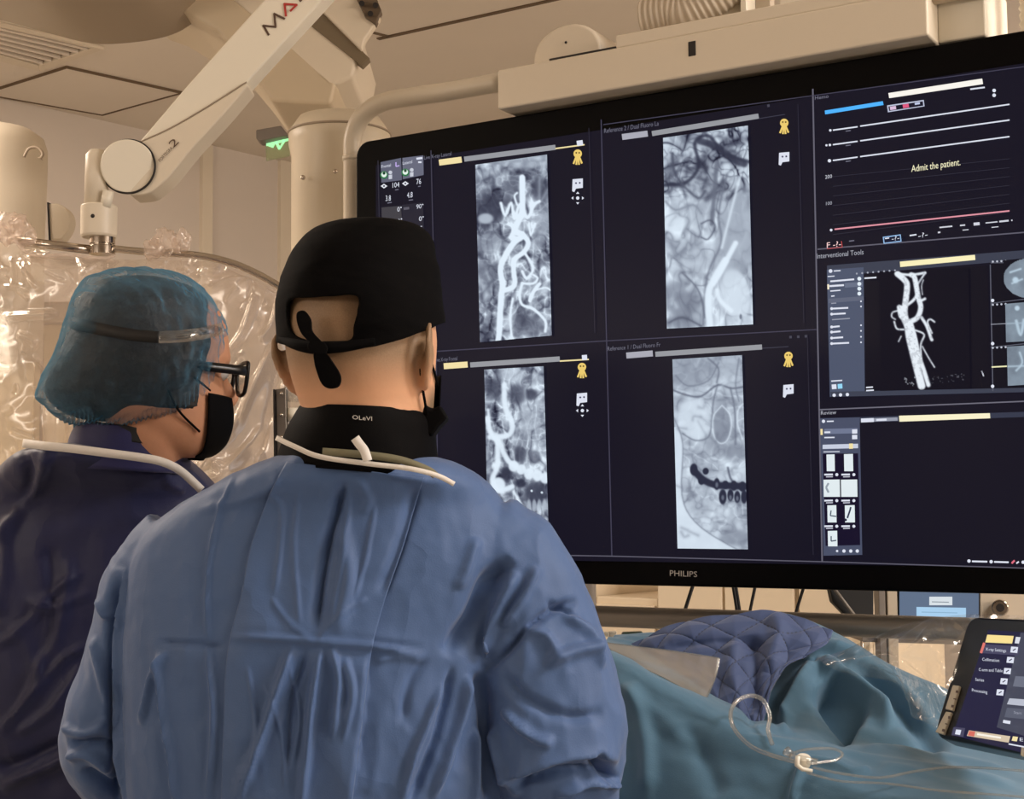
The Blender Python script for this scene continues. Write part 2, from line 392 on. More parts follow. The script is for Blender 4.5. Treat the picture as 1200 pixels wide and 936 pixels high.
# ------------------------------------------------------------------ lettered spring arm with the shield
AY = 2.45
def A3(x, y, d=0): return P(x, y, AY+d)
root = empty('shield_support_arm', A3(150, 195), 'pale ceiling-mounted swing arm with round joint and red and brown lettering', 'support arm')
pl = [tuple(p) for p in ((163, 166), (213, 107), (262, 52), (318, -10), (380, -80), (450, -80), (375, 3), (330, 52), (291, 95), (240, 153), (195, 205), (176, 214))]
mb = MB(); mb.prism([A3(x, y) for x, y in pl], (.0, .055, 0)); mb.build('upper_arm', m_ivory, root, bevel=.004)
cuff = [tuple(p) for p in catmull([(160, 168), (200, 150), (245, 124), (289, 96)], 5)]+[tuple(p) for p in catmull([(291, 100), (262, 134), (225, 174), (200, 205), (185, 219), (172, 227), (152, 229)], 4)]
cf = MB().prism([A3(x, y, -.004) for x, y in cuff], (0, .065, 0)).build('joint_cuff', m_beige, root, bevel=.003)
mb = MB()
for a, b in zip(catmull([(160, 168), (200, 150), (245, 124), (289, 96)], 5), catmull([(160, 168), (200, 150), (245, 124), (289, 96)], 5)[1:]):
    mb.tube([A3(a[0], a[1], -.004), A3(b[0], b[1], -.004)], .0012, 6)
mb.build('seam', m_taupe, cf)
mb = MB(); mb.cyl(A3(150, 195, -.014), A3(150, 195, .075), .0455, 64); d = mb.build('joint_disc', m_ivory, root, bevel=.003)
mb = MB(); rr = .0462
mb.tube([A3(150, 195, -.007)+Vector((rr*math.cos(a), 0, rr*math.sin(a))) for a in [2*math.pi*k/64 for k in range(64)]], .0019, 8, closed=True)
mb.build('gap_ring', m_dark, d, smooth=True)
def bar_px(mb, fat, pts, wpx, mi=0, depth=None):
    for (x0, y0), (x1, y1) in zip(pts, pts[1:]):
        L = math.hypot(x1-x0, y1-y0)+1e-6; nx, ny = -(y1-y0)/L*wpx/2, (x1-x0)/L*wpx/2; ex, ey = (x1-x0)/L*wpx*.35, (y1-y0)/L*wpx*.35
        if depth: x0, y0, x1, y1 = x0-ex, y0-ey, x1+ex, y1+ey
        mb.add([fat(x0+nx, y0+ny), fat(x1+nx, y1+ny), fat(x1-nx, y1-ny), fat(x0-nx, y0-ny)], [(0, 1, 2, 3)], mi)
mb = MB(); bar_px(mb, lambda x, y: A3(x, y, -.0010), [(314.7, 40.6), (308.6, 30)], 2.6, 0, 1); bar_px(mb, lambda x, y: A3(x, y, -.0014), [(308.6, 30), (322.8, 31.5)], 2.4, 0, 1); bar_px(mb, lambda x, y: A3(x, y, -.0018), [(322.8, 31.5), (321.4, 16.2)], 2.4, 0, 1); bar_px(mb, lambda x, y: A3(x, y, -.0022), [(321.4, 16.2), (333, 21.9)], 2.6, 0, 1)
mb.build('lettering', m_print, root); mb = MB(); bar_px(mb, lambda x, y: A3(x, y, -.0012), [(343, -12), (352, 1)], 2.4, 0, 1); bar_px(mb, lambda x, y: A3(x, y, -.0016), [(352, 1), (360, -8)], 2.4, 0, 1)
mb.build('lettering', m_print, root)
mb = MB(); bar_px(mb, lambda x, y: A3(x, y, -.0024), [(335, 18.3), (333.4, 4.5)], 2.6, 0, 1); bar_px(mb, lambda x, y: A3(x, y, -.0028), [(333.4, 4.5), (347.6, 5.6)], 2.6, 0, 1); bar_px(mb, lambda x, y: A3(x, y, -.0032), [(347.6, 5.6), (340.5, 12.6)], 2.4, 0, 1)
mb.build('red_letter', m_red, root)
mb = MB(); put_text(mb, lambda x, y: A3(x, y, -.0065), 'PORTEGRA', 188, 190, 203, 174, 4); mb.build('small_lettering', m_print, root)
mb = MB(); put_text(mb, lambda x, y: A3(x, y, -.0065), '2', 203, 174, 210, 167, 9); mb.build('numeral', m_print, root)
# spindle
def vx(x): return x
sp = A3(116, 260)
def ringz(py): return P(116, py, AY).z
mb = MB(); mb.tube([Vector((P(113.5, 190, AY).x, AY, ringz(y))) for y in (176, 182, 243)], [.012, .019, .0205], 32); mb.build('spindle', m_beige, root, smooth=True)
mb = MB(); mb.cyl(P(127, 224, AY-.018), Vector((P(127, 224, AY).x, AY-.018, ringz(245))), .0095, 24); mb.build('pin', m_ivory, root, smooth=True)
mb = MB(); mb.tube([Vector((sp.x, AY, ringz(y))) for y in (240.5, 242, 276, 278.5)], [.028, .0305, .0305, .028], 40); cl = mb.build('collar', m_beige, root, bevel=.001)
mb = MB(); mb.ball(Vector((sp.x-.002, AY-.0305, ringz(257))), .0035, 8, sc=(1, .5, 1)); mb.build('set_screw', m_dark, cl, smooth=True)
# shield with rod and film
root = empty('radiation_shield', P(120, 285, AY), 'clear radiation shield in crumpled film on a steel rod behind the bouffant cap', 'shield')
mb = MB(); mb.tube([Vector((P(120, 285, AY).x, AY, ringz(y))) for y in (277, 286, 286.5, 288.5, 289, 298)], [.0215, .0215, .0195, .0195, .0215, .0215], 40); mb.build('swivel', m_steel, root, bevel=.0006)
rod = [P(x, y, AY+d) for x, y, d in ((22, 282, .0), (60, 287, 0), (110, 293, 0))]
mb = MB(); mb.tube(rod, .0078, 20); mb.build('rod', m_steel, root, smooth=True)
rod = [Vector(v) for v in catmull([P(x, y, AY+d) for x, y, d in ((130, 291, 0), (170, 295, .0), (230, 299, .0), (268, 307, .0), (300, 320, .0), (335, 340, 0), (360, 356, .0))], 5)]
mb = MB(); mb.tube(rod, .0062, 16); mb.build('rod', m_steel, root, smooth=True)
# clear panel and film
def filmnet(rows, nu, nv, amp, sc, seed=0, peaks=()):
    V, Fs, (R_, C_) = net([[P(*p) if len(p) == 3 else Vector(p[:3]) for p in r] for r in rows], nu, nv)
    x, y, z = V.T
    n = 1-np.abs(n2(x+seed, z, sc, 4, seed))*2.2; V[:, 1] += amp*n
    V[:, 1] += amp*.25*(1-np.abs(n2(x, z, sc*3.5, 2, seed+4))*3)
    return V, Fs
rows = [
 [(-90, 262, 2.55), (0, 258, 2.5), (30, 286, 2.46), (90, 300, 2.44), (150, 303, 2.43), (210, 300, 2.43), (262, 310, 2.44), (305, 325, 2.45), (345, 348, 2.46)],
 [(-95, 330, 2.52), (0, 325, 2.46), (40, 330, 2.42), (95, 335, 2.40), (150, 338, 2.40), (205, 340, 2.42), (262, 345, 2.44), (300, 350, 2.46), (350, 372, 2.5)],
 [(-95, 430, 2.52), (0, 430, 2.46), (40, 432, 2.44), (95, 432, 2.45), (150, 435, 2.44), (205, 440, 2.40), (262, 440, 2.44), (300, 440, 2.42), (350, 450, 2.5)],
 [(-95, 540, 2.52), (0, 540, 2.46), (40, 540, 2.44), (95, 540, 2.45), (150, 545, 2.40), (205, 545, 2.42), (255, 545, 2.38), (300, 545, 2.44), (350, 550, 2.5)],
 [(-95, 700, 2.52), (0, 700, 2.46), (40, 700, 2.44), (95, 700, 2.45), (150, 700, 2.44), (205, 700, 2.42), (255, 700, 2.42), (300, 700, 2.44), (350, 700, 2.5)]]
V, Fs = filmnet(rows, 34, 60, .010, 6)
px_, py_ = projpx(V)
def crease(V, px, py, Nn, poly, wpx, h, kind='ridge', ends=.15):
    d, s, t = pdist(px, py, smooth_poly(poly) if len(poly) > 2 else poly)
    e = np.clip(np.minimum(t, 1-t)/ends, 0, 1) if ends else 1
    if kind == 'ridge': a = np.exp(-(d/wpx)**2)
    elif kind == 'fold': a = np.where(s > 0, np.exp(-(d/wpx)**2), np.exp(-(d/(wpx*4))))           # sharp on the right of travel
    elif kind == 'step': a = np.where(s > 0, np.exp(-d/(wpx*8)), 0)*np.clip(d/(wpx*.35), 0, 1)
    return V+Nn*(h*a*e)[:, None]
NY = np.tile(np.array([0, -1., 0]), (len(V), 1))
for poly, wd, h in (([(325, 400), (300, 450), (275, 500), (225, 560)], 5, .022), ([(330, 430), (312, 500), (290, 560)], 4, -.02), ([(300, 345), (285, 390), (262, 420)], 4, .02), ([(250, 540), (270, 545), (320, 490)], 5, .018),
    ([(20, 390), (45, 402)], 3, .015), ([(80, 380), (76, 420)], 4, .018), ([(0, 372), (70, 368)], 4, .012), ([(205, 575), (260, 560), (310, 530)], 8, .03), ([(330, 345), (320, 380), (305, 400)], 4, .02), ([(57, 470), (60, 540)], 4, .03), ([(240, 330), (285, 320), (330, 345)], 3, -.014)):
    V = crease(V, px_, py_, NY, poly, wd, h)
rr_ = random.Random(5)
for i in range(95):
    x0, y0 = rr_.uniform(-10, 335), rr_.uniform(285, 560) if i % 2 else rr_.uniform(288, 345); an = rr_.uniform(-.6, 2.0) if x0 < 230 else rr_.uniform(1.7, 2.5); L_ = rr_.uniform(10, 45)
    V = crease(V, px_, py_, NY, [(x0, y0), (x0+L_*.5*math.cos(an)+rr_.uniform(-4, 4), y0+L_*.5*math.sin(an)), (x0+L_*math.cos(an), y0+L_*math.sin(an))], rr_.uniform(1.6, 3), rr_.uniform(.003, .008)*rr_.choice([1, 1, -1]))
obj('film', V, Fs, m_film, root)
mb = MB(); mb.prism([P(-90, 300, 2.5), P(250, 306, 2.5), P(330, 345, 2.5), P(345, 560, 2.5), P(345, 760, 2.5), P(-90, 760, 2.5)], (0, .006, 0))
mb.build('clear_panel', m_lens, root)
# crumpled bunches of film along the rod
for i, (x, y, r) in enumerate(((196, 284, .022), (212, 280, .016), (178, 292, .016), (24, 272, .022), (10, 268, .022))):
    mb = MB(); mb.ball(P(x, y, 2.43), r, 18, sc=(1.1, .6, 1.1)); V = np.array([tuple(v) for v in mb.V]); c = V.mean(0)
    n = fbm(V*95+i*7, 3); V = c+(V-c)*(1+.9*n)[:, None]; obj('film_knot', V, mb.F, m_film, root)
mb = MB(); pts = [P(x, y, 2.42) for x, y in catmull([(3, 262), (14, 275), (26, 292), (45, 300), (80, 299), (120, 303), (134, 299)], 6)]
mb.tube(pts, .003, 8); mb.build('film_hem', m_film, root, smooth=True)
# steel bracket with screws beside the man's neck
root = empty('steel_bracket', P(335, 500, 2.35), 'small steel rail bracket with screws beside the collar of the man in the black cap', 'bracket')
mb = MB(); mb.prism([P(x, y, 2.35) for x, y in ((323, 456), (335, 454), (336, 540), (325, 542))], (0, .02, 0)); mb.build('rail', m_bsteel, root, bevel=.001)
mb = MB(); mb.prism([P(x, y, 2.347) for x, y in ((320, 456), (322, 456), (324, 542), (321, 542))], (0, .03, 0)); mb.build('edge', m_dark, root)
for y in (461, 486, 512): MB().cyl(P(330, y, 2.352), P(330, y, 2.34), .003, 12).build('screw', m_steel, root, smooth=True)
mb = MB(); mb.cyl(P(337, 486, 2.36), P(354, 487, 2.36), .005, 14); mb.cyl(P(343, 478, 2.36), P(343, 494, 2.36), .009, 14); mb.build('clamp_screw', m_ivory, root, smooth=True)
mb = MB(); mb.cyl(P(343, 430, 2.36), P(343, 470, 2.36), .012, 18); mb.build('drip_chamber', m_tube, root, smooth=True)

# ------------------------------------------------------------------ things on the left wall
root = empty('equipment_housing', Vector((P(10, 200, 4.0).x, 4.0, 0)), 'pale rounded equipment housing at the far left below the ceiling panel', 'housing')
cx = P(-10, 200, 4.0); mb = MB()
prof = [(148, .02), (149, .07), (153, .11), (162, .14), (175, .15), (200, .15), (280, .145), (420, .145)]
mb.tube([Vector((cx.x, cx.y, P(0, y, 4.0).z)) for y, r in prof], [r for y, r in prof], 48); mb.build('body', m_beige, root, smooth=True)
mb = MB(); mb.tube([P(x, y, 3.85) for x, y in catmull([(28, 184), (34, 174), (44, 173), (50, 180), (47, 186)], 5)], [.004]*20+[.009], 8); mb.build('handle', m_taupe, root, smooth=True)
root = empty('wall_cover', P(64, 260, 4.3), 'small pale curved cover with one dark edge, above the steel rod', 'wall cover')
mb = MB(); mb.prism([P(x, y, 4.3) for x, y in catmull([(56, 239), (66, 238), (76, 243), (82, 254), (80, 268), (72, 280)], 4)]+[P(58, 281, 4.3)], (0, .06, 0)); mb.build('shell', m_beige, root, bevel=.004)
mb = MB(); mb.prism([P(x, y, 4.295) for x, y in ((55, 237), (57, 237), (59, 281), (57, 281))], (0, .07, 0)); mb.build('edge', m_dark, root)
root = empty('storage_cabinet', P(20, 450, 4.3), 'pale cabinet seen through the plastic film at the far left', 'cabinet')
z0 = 0; zt = P(0, 356, 4.2).z; xa = P(-160, 400, 4.2).x; xb = P(78, 400, 4.2).x
mb = MB(); mb.bx(xa, xb, 4.2, 4.55, 0, zt-.06); mb.build('body', mat('cabinet_cream', (222, 205, 170), .5), root, bevel=.006)
mb = MB(); mb.bx(xa-.02, xb+.02, 4.16, 4.57, zt-.06, zt); mb.build('top', m_beige2, root, bevel=.006)
xm = P(50, 400, 4.2).x
mb = MB(); mb.bx(xm-.004, xm+.004, 4.195, 4.2, .1, zt-.09); mb.build('door_gap', m_taupe, root)
mb = MB(); mb.bx(xa+.05, xm-.02, 4.185, 4.2, .12, zt-.12); mb.build('door', mat('cabinet_cream', (222, 205, 170), .5), root, bevel=.004)
root = empty('wall_box', P(2, 333, 3.9), 'small dark grey box seen through the film at the left edge', 'box')
mb = MB(); mb.prism([P(x, y, 3.9) for x, y in ((-20, 327), (6, 327), (6, 337), (-20, 337))], (0, .05, 0)); mb.build('case', m_greyp, root, bevel=.003)
mb = MB(); mb.prism([P(x, y, 3.895) for x, y in ((-20, 331), (5, 331), (5, 333), (-20, 333))], (0, .005, 0)); mb.build('slot', m_dark, root)

# ------------------------------------------------------------------ the large monitor
YAW = math.radians(31)
MU = Vector((math.cos(YAW), -math.sin(YAW), 0)); MN = Vector((-math.sin(YAW), -math.cos(YAW), 0)); UP = Vector((0, 0, 1))
MP0 = Vector((-.27284, 2.64982, 0)); MP = Plane(MP0, MN)
def M(x, y, off=0): return MP.at(x, y, off)
def mu(x, y=400, off=0): return (M(x, y, off)-MP0).dot(MU)
def ML(u, z, off=0): return MP0+MU*u+UP*z+MN*off
ZT, ZB = 2.1717, 1.3660
UL = mu(417, 230); UR = UL+1.385
root = empty('display_monitor', ML((UL+UR)/2, ZB, -.04), 'very large wall-sized monitor with black bezel showing several x-ray images', 'monitor')
def rrect(u0, u1, z0, z1, r, n=8):
    out = []
    for cx, cz, a0 in ((u1-r, z1-r, 0), (u0+r, z1-r, 90), (u0+r, z0+r, 180), (u1-r, z0+r, 270)):
        for k in range(n+1):
            a = math.radians(a0+90*k/n); out.append((cx+r*math.cos(a), cz+r*math.sin(a)))
    return out
o = MB().prism([ML(u, z, 0) for u, z in rrect(UL, UR, ZB, ZT, .028)], -MN*.075).build('bezel', mat('bezel_black', (5, 4, 5), .45, spec=.06), root, bevel=.004)
AL, AT, AB = mu(441, 230), M(955, 113).z, M(955, 661).z
AR = AL+(UR-UL)-2*(AL-UL)
m_scr = mat('lit_black_panel', (7, 6, 10), .3, spec=.3)
bgm = emat((21, 19, 33)); bg2 = emat((30, 27, 42))
scr = MB().prism([ML(u, z, .0012) for u, z in ((AL, AB), (AR, AB), (AR, AT), (AL, AT))], -MN*.001).build('screen', bgm, root)
PAL = {}; PM = []
def ci(rgb, s=1.0):
    k = (rgb, s)
    if k not in PAL: PAL[k] = len(PM); PM.append(emat(rgb, s))
    return PAL[k]
WH = (222, 226, 240); GY = (120, 120, 138); DG = (58, 56, 74); YE = (242, 224, 168)
class Pane:
    def __init__(s, fat=M): s.mb = MB(); s.k = 0; s.fat0 = fat
    def lv(s): s.k += 1; return .002+.00025*s.k
    def f(s, off): return lambda x, y: s.fat0(x, y, off)
    def poly(s, pts, rgb):
        f = s.f(s.lv()); s.mb.add([f(x, y) for x, y in pts], [tuple(range(len(pts)))], ci(rgb)); return s
    def bar(s, pts, wd, rgb): bar_px(s.mb, s.f(s.lv()), pts, wd, ci(rgb)); return s
    def dot(s, x, y, r, rgb, n=14): return s.poly([(x+r*math.cos(2*math.pi*k/n), y+r*math.sin(2*math.pi*k/n)) for k in range(n)], rgb)
    def text(s, t, x0, y0, x1, y1, h, rgb): put_text(s.mb, s.f(s.lv()), t, x0, y0, x1, y1, h, ci(rgb)); return s
    def build(s, name, parent):
        used = sorted(set(s.mb.I)); mp = {a: i for i, a in enumerate(used)}; s.mb.I = [mp[i] for i in s.mb.I]
        V = s.mb.V
        return obj(name, V, s.mb.F, [PM[i] for i in used], parent, False, mi=s.mb.I)
def ribbon(p, x, y, k=1.0):     # small yellow rosette icon
    p.dot(x, y-3*k, 5*k, (236, 204, 112)); p.dot(x-1.7*k, y-4*k, 1*k, (90, 70, 30)); p.dot(x+1.7*k, y-4*k, 1*k, (90, 70, 30))
    for a, b in ((-5, 9), (-1.6, 10), (1.6, 10), (5, 8.5)): p.bar([(x+a*.3*k, y), (x+a*k, y+b*k)], 2.1*k, (236, 204, 112))
def bubble(p, x, y, k=1.0):
    p.poly([(x-6*k, y-6*k), (x+6*k, y-7*k), (x+6*k, y+4*k), (x-2*k, y+5*k), (x-4*k, y+9*k), (x-6.5*k, y+8*k)], WH)
    p.dot(x-2*k, y-1.5*k, 1.1*k, (60, 60, 90)); p.dot(x+2.4*k, y-1.8*k, 1.1*k, (60, 60, 90))
def cross(p, x, y):
    for dx, dy in ((0, -5), (0, 5), (-5, 0), (5, 0)): p.poly([(x+dx-2*(dy != 0), y+dy-2*(dx != 0)), (x+dx+2*(dy != 0), y+dy+2*(dx != 0)), (x+dx*1.5, y+dy*1.5)], WH)
    p.dot(x, y, 2, WH)
def lerp(a, b, t): return (a[0]+(b[0]-a[0])*t, a[1]+(b[1]-a[1])*t)
LINE = (64, 62, 80)
# frame lines of the layout
p = Pane()
p.bar([(704.5, 140), (717, 651)], 1.4, LINE); p.bar([(952.5, 104), (963.5, 658)], 1.8, (100, 98, 112))
p.bar([(505, 412), (707, 399.5), (957, 386)], 1.3, LINE); p.bar([(958, 292), (1215, 271)], 1.5, (96, 94, 108)); p.bar([(960, 480), (1215, 469.5)], 1.5, (110, 108, 122))
p.bar([(560, 649), (716, 651.5), (962, 658), (1215, 666)], 1.3, (92, 90, 104)); p.bar([(707, 146), (953, 112), (1215, 76)], 1.1, (66, 64, 82))
p.bar([(505, 176), (511, 420), (514, 645)], 1.2, (64, 62, 78)); p.bar([(443, 188), (452, 640)], 1, (50, 48, 60))
p.bar([(935, 122), (942, 378)], .8, (44, 42, 56)); p.bar([(946, 392), (953, 650)], .8, (44, 42, 56)); p.bar([(690, 150), (697, 390)], .8, (44, 42, 56))
p.build('layout_lines', root)
# parameter strip at the left
p = Pane()
p.poly([(446, 190), (470, 185), (471, 211), (447, 214)], (96, 98, 116)).poly([(471.5, 185), (496, 182), (496.5, 205), (472, 210)], (104, 106, 124))
p.poly([(447, 243), (470, 241), (472, 274), (448, 275)], (66, 64, 70)).poly([(471, 240), (496, 237), (497, 275), (472, 275)], (40, 38, 50))
p.text('Frontal', 447, 197, 458, 195, 3.6, WH).text('Lateral', 472, 193, 483, 191, 3.6, WH)
p.bar([(464, 190), (464, 195), (468, 194)], 1.4, (190, 170, 230)).bar([(488, 186), (495, 185)], 2.4, WH).bar([(490, 190), (494, 190)], 2, WH)
for x, y in ((450, 205), (475, 202)):
    p.dot(x, y, 4.6, (40, 120, 70)).dot(x, y-.5, 3.2, (225, 240, 230)).dot(x, y-2, 1.7, (30, 70, 50))
    p.dot(x+7.5, y-3, 2.2, (200, 204, 216)).poly([(x+5.5, y), (x+9.5, y-.6), (x+9.5, y+4.5), (x+5.5, y+5)], (200, 204, 216))
for x, y in ((450, 218), (475, 215)): p.poly([(x-4, y), (x, y-2.8), (x+4, y), (x, y+2.8)], (225, 228, 236)).dot(x, y, 1.1, (60, 60, 80))
p.text('104', 460, 220, 468, 219, 6, WH).text('76', 488, 216, 493.5, 215.5, 6.5, WH).text('3.8', 452, 235.5, 458, 235, 6.5, WH).text('4.8', 477, 232, 483.5, 231, 6.5, WH)
p.bar([(463, 222.5), (467, 222)], 1, GY).bar([(490, 218.5), (493, 218)], 1, GY).bar([(454, 238), (459, 237)], 1, GY).bar([(479, 234.5), (484, 234)], 1, GY)
p.text('0', 465.5, 248, 468.5, 247.6, 5.5, WH).dot(470, 243, .8, WH).text('90', 488, 245, 494, 244, 5.5, WH).dot(495.4, 239.6, .8, WH)
p.text('0', 466, 262, 469, 261.6, 5.5, WH).dot(470.5, 256.5, .8, WH).text('0', 491, 259, 494.4, 258.6, 5.5, WH).dot(495.8, 254, .8, WH)
p.text('105', 487, 271, 495, 270, 5.5, WH).bar([(473, 244.5), (479.5, 243.7)], 3, (90, 88, 100)).bar([(473, 271), (480, 270)], 2, (90, 88, 100)).text('5', 466, 274, 469, 273.6, 5, WH)
p.build('parameter_strip', root)

# --- x-ray pictures: the picture is what the screen shows, drawn point by point on a fine grid
def lum_attr(me, rgb, name='picture'):
    a = me.color_attributes.new(name, 'FLOAT_COLOR', 'POINT'); n = len(me.vertices)
    c = np.ones((n, 4)); c[:, :3] = rgb; a.data.foreach_set('color', c.reshape(-1))
m_pic = bpy.data.materials.new('screen_picture'); m_pic.use_nodes = True; nt = m_pic.node_tree
at = nt.nodes.new('ShaderNodeAttribute'); at.attribute_name = 'picture'; b = nt.nodes['Principled BSDF']
b.inputs['Base Color'].default_value = (.004, .004, .005, 1); b.inputs['Specular IOR Level'].default_value = .05
nt.links.new(at.outputs['Color'], b.inputs['Emission Color']); b.inputs['Emission Strength'].default_value = SCREEN
def srgb2lin(c): c = np.clip(c, 0, 1); return np.where(c <= .04045, c/12.92, ((c+.055)/1.055)**2.4)
def picture(name, q, fn, parent, res=.75, off=.0065, fat=M, lo=(22, 24, 44), hi=(226, 240, 253)):
    W = int(max(abs(q[1][0]-q[0][0]), 10)/res); H = int(abs(q[3][1]-q[0][1])/res)
    V = []; X = []; Yv = []
    for j in range(H+1):
        for i in range(W+1):
            s, t = i/W, j/H; a = lerp(q[0], q[1], s); b_ = lerp(q[3], q[2], s); x, y = lerp(a, b_, t)
            X.append(x); Yv.append(y); V.append(fat(x, y, off))
    Fs = [(j*(W+1)+i, j*(W+1)+i+1, (j+1)*(W+1)+i+1, (j+1)*(W+1)+i) for j in range(H) for i in range(W)]
    o = obj(name, V, Fs, m_pic, parent, False)
    L = np.clip(fn(np.array(X), np.array(Yv)), 0, 1)[:, None]
    rgb = (np.array(lo)*(1-L)+np.array(hi)*L)/255
    lum_attr(o.data, srgb2lin(rgb)); return o
def stroke(L, x, y, pts, wd, val, soft=1.2, a=1.0, sm=True):
    d, s, t = pdist(x, y, smooth_poly(pts, 4) if sm and len(pts) > 2 else pts)
    k = 1/(1+np.exp((d-wd/2)/(soft*.35)))*a
    return L*(1-k)+val*k
def blob(L, x, y, cx, cy, rx, ry, val, a=1.0, soft=.25, rot=0):
    dx, dy = x-cx, y-cy; c, s = math.cos(rot), math.sin(rot); r = np.hypot((dx*c+dy*s)/rx, (-dx*s+dy*c)/ry)
    k = 1/(1+np.exp((r-1)/(soft*.5)))*a; return L*(1-k)+val*k
def rid(x, y, s, seed, ax=1.0, ay=1.0, warp=8.0, p=3):
    wx = n2(x, y, .04, 2, seed+11)*warp; wy = n2(x, y, .04, 2, seed+23)*warp
    return np.clip(1-np.abs(n2((x+wx)*ax, (y+wy)*ay, s, 2, seed))*3.2, 0, 1)**p
def pic1(x, y):
    L = .58+.42*n2(x, y, .05, 4)+.34*n2(x, y, .13, 4, 3)
    L = L+.30*rid(x, y, .07, 5, 1.2, .8)-.34*rid(x, y, .06, 9, 1.2, .8)+.18*rid(x, y, .14, 2)
    L = blob(L, x, y, 575, 205, 16, 14, .72, .5); L = blob(L, x, y, 615, 188, 30, 9, .8, .7); L = blob(L, x, y, 574, 245, 17, 20, .16, .85, .3)
    L = blob(L, x, y, 569, 256, 9, 6, .8, .9, .2); L = blob(L, x, y, 633, 222, 11, 14, .2, .8); L = blob(L, x, y, 575, 285, 16, 13, .62, .7); L = blob(L, x, y, 600, 225, 10, 16, .28, .5)
    L = blob(L, x, y, 636, 262, 8, 30, .62, .6, .2, .25); L = blob(L, x, y, 570, 325, 12, 22, .36, .6, .3, .4); L = blob(L, x, y, 620, 380, 22, 14, .34, .6)
    for i in range(26):
        r = random.Random(i); cx, cy = r.uniform(558, 645), r.uniform(195, 395); pts = [(cx, cy), (cx+r.uniform(-9, 9), cy+r.uniform(-12, 12)), (cx+r.uniform(-14, 14), cy+r.uniform(-20, 20))]
        L = stroke(L, x, y, pts, r.uniform(1, 4), r.choice([.1, .25, .8, .95]), 3.2, .6)
    for pts, wd in (([(583, 402), (585, 390), (587, 351), (589, 334), (587, 312), (600, 287), (612, 276), (603, 270), (608, 258), (612, 245), (612, 220), (612, 208)], 6.4),
                    ([(592, 340), (603, 334), (602, 318), (603, 304), (614, 295), (619, 284), (612, 274)], 5.5), ([(614, 295), (623, 309), (624, 318), (617, 326), (612, 318)], 3),
                    ([(612, 332), (609, 345), (612, 357), (625, 362), (639, 376), (639, 388)], 3), ([(612, 332), (625, 332), (630, 326), (625, 322)], 2.4), ([(632, 333), (625, 342), (621, 352)], 4), ([(627, 340), (639, 337), (645, 340)], 1.6),
                    ([(587, 238), (592, 252), (599, 238), (603, 256), (609, 240), (618, 255), (626, 240), (632, 236)], 3.2), ([(596, 262), (602, 268), (598, 278)], 3), ([(606, 240), (603, 230), (606, 226)], 2), ([(600, 400), (598, 370), (601, 350)], 2.4), ([(620, 262), (622, 275), (627, 262)], 2)):
        L = stroke(L, x, y, pts, wd*1.05, 1.1, 1.2, .95)
    return L
def pic3(x, y):
    L = .56+.38*n2(x, y, .05, 4, 9)+.30*n2(x, y, .15, 4, 5)
    L = L+.30*rid(x, y, .08, 15, 1.3, .7)-.34*rid(x, y, .07, 19, 1.3, .7)+.18*rid(x, y, .16, 12)
    L = blob(L, x, y, 579, 457, 9, 12, .2, .8); L = blob(L, x, y, 607, 462, 12, 12, .2, .8); L = blob(L, x, y, 600, 438, 16, 8, .85, .7); L = blob(L, x, y, 622, 462, 8, 7, .15, .8); L = blob(L, x, y, 629, 445, 8, 10, .8, .5)
    L = blob(L, x, y, 617, 492, 7, 22, .68, .6); L = blob(L, x, y, 629, 495, 4, 26, .7, .5); L = blob(L, x, y, 610, 532, 7, 10, .2, .8); L = blob(L, x, y, 626, 535, 7, 8, .25, .7)
    L = blob(L, x, y, 628, 577, 14, 13, .17, .9); L = blob(L, x, y, 594, 555, 7, 9, .12, .9); L = blob(L, x, y, 610, 566, 6, 5, .12, .9); L = blob(L, x, y, 636, 622, 14, 10, .3, .7); L = blob(L, x, y, 572, 545, 4, 30, .35, .6)
    for i in range(22):
        r = random.Random(i+50); cx, cy = r.uniform(570, 642), r.uniform(435, 635); pts = [(cx, cy), (cx+r.uniform(-6, 6), cy+r.uniform(-12, 12)), (cx+r.uniform(-9, 9), cy+r.uniform(-22, 22))]
        L = stroke(L, x, y, pts, r.uniform(1, 3), r.choice([.15, .3, .85, .95]), 2.8, .55)
    for pts, wd in (([(591, 451), (592, 477), (600, 495), (597, 509), (582, 511), (574, 505), (571, 490)], 6), ([(574, 512), (584, 516), (590, 530), (596, 540), (604, 546)], 6), ([(583, 516), (583, 545), (577, 562), (584, 575), (600, 570)], 6), ([(572, 480), (575, 505), (583, 520)], 3), ([(602, 576), (611, 592), (618, 606)], 3.5)):
        L = stroke(L, x, y, pts, wd, 1.0, 1.5, .95)
    for cx, cy, r in ((602, 546, 6), (611, 550, 5.5), (620, 555, 6), (630, 557, 6), (639, 560, 6), (584, 568, 8)): L = blob(L, x, y, cx, cy, r, r*1.1, 1, .95, .15)
    for cx in (620, 626, 632, 638): L = blob(L, x, y, cx, 592, 2.4, 7, .75, .8, .2)
    for cx, cy in ((623, 575), (635, 577)): L = blob(L, x, y, cx, cy, 1.3, 1.3, 1, 1)
    return L
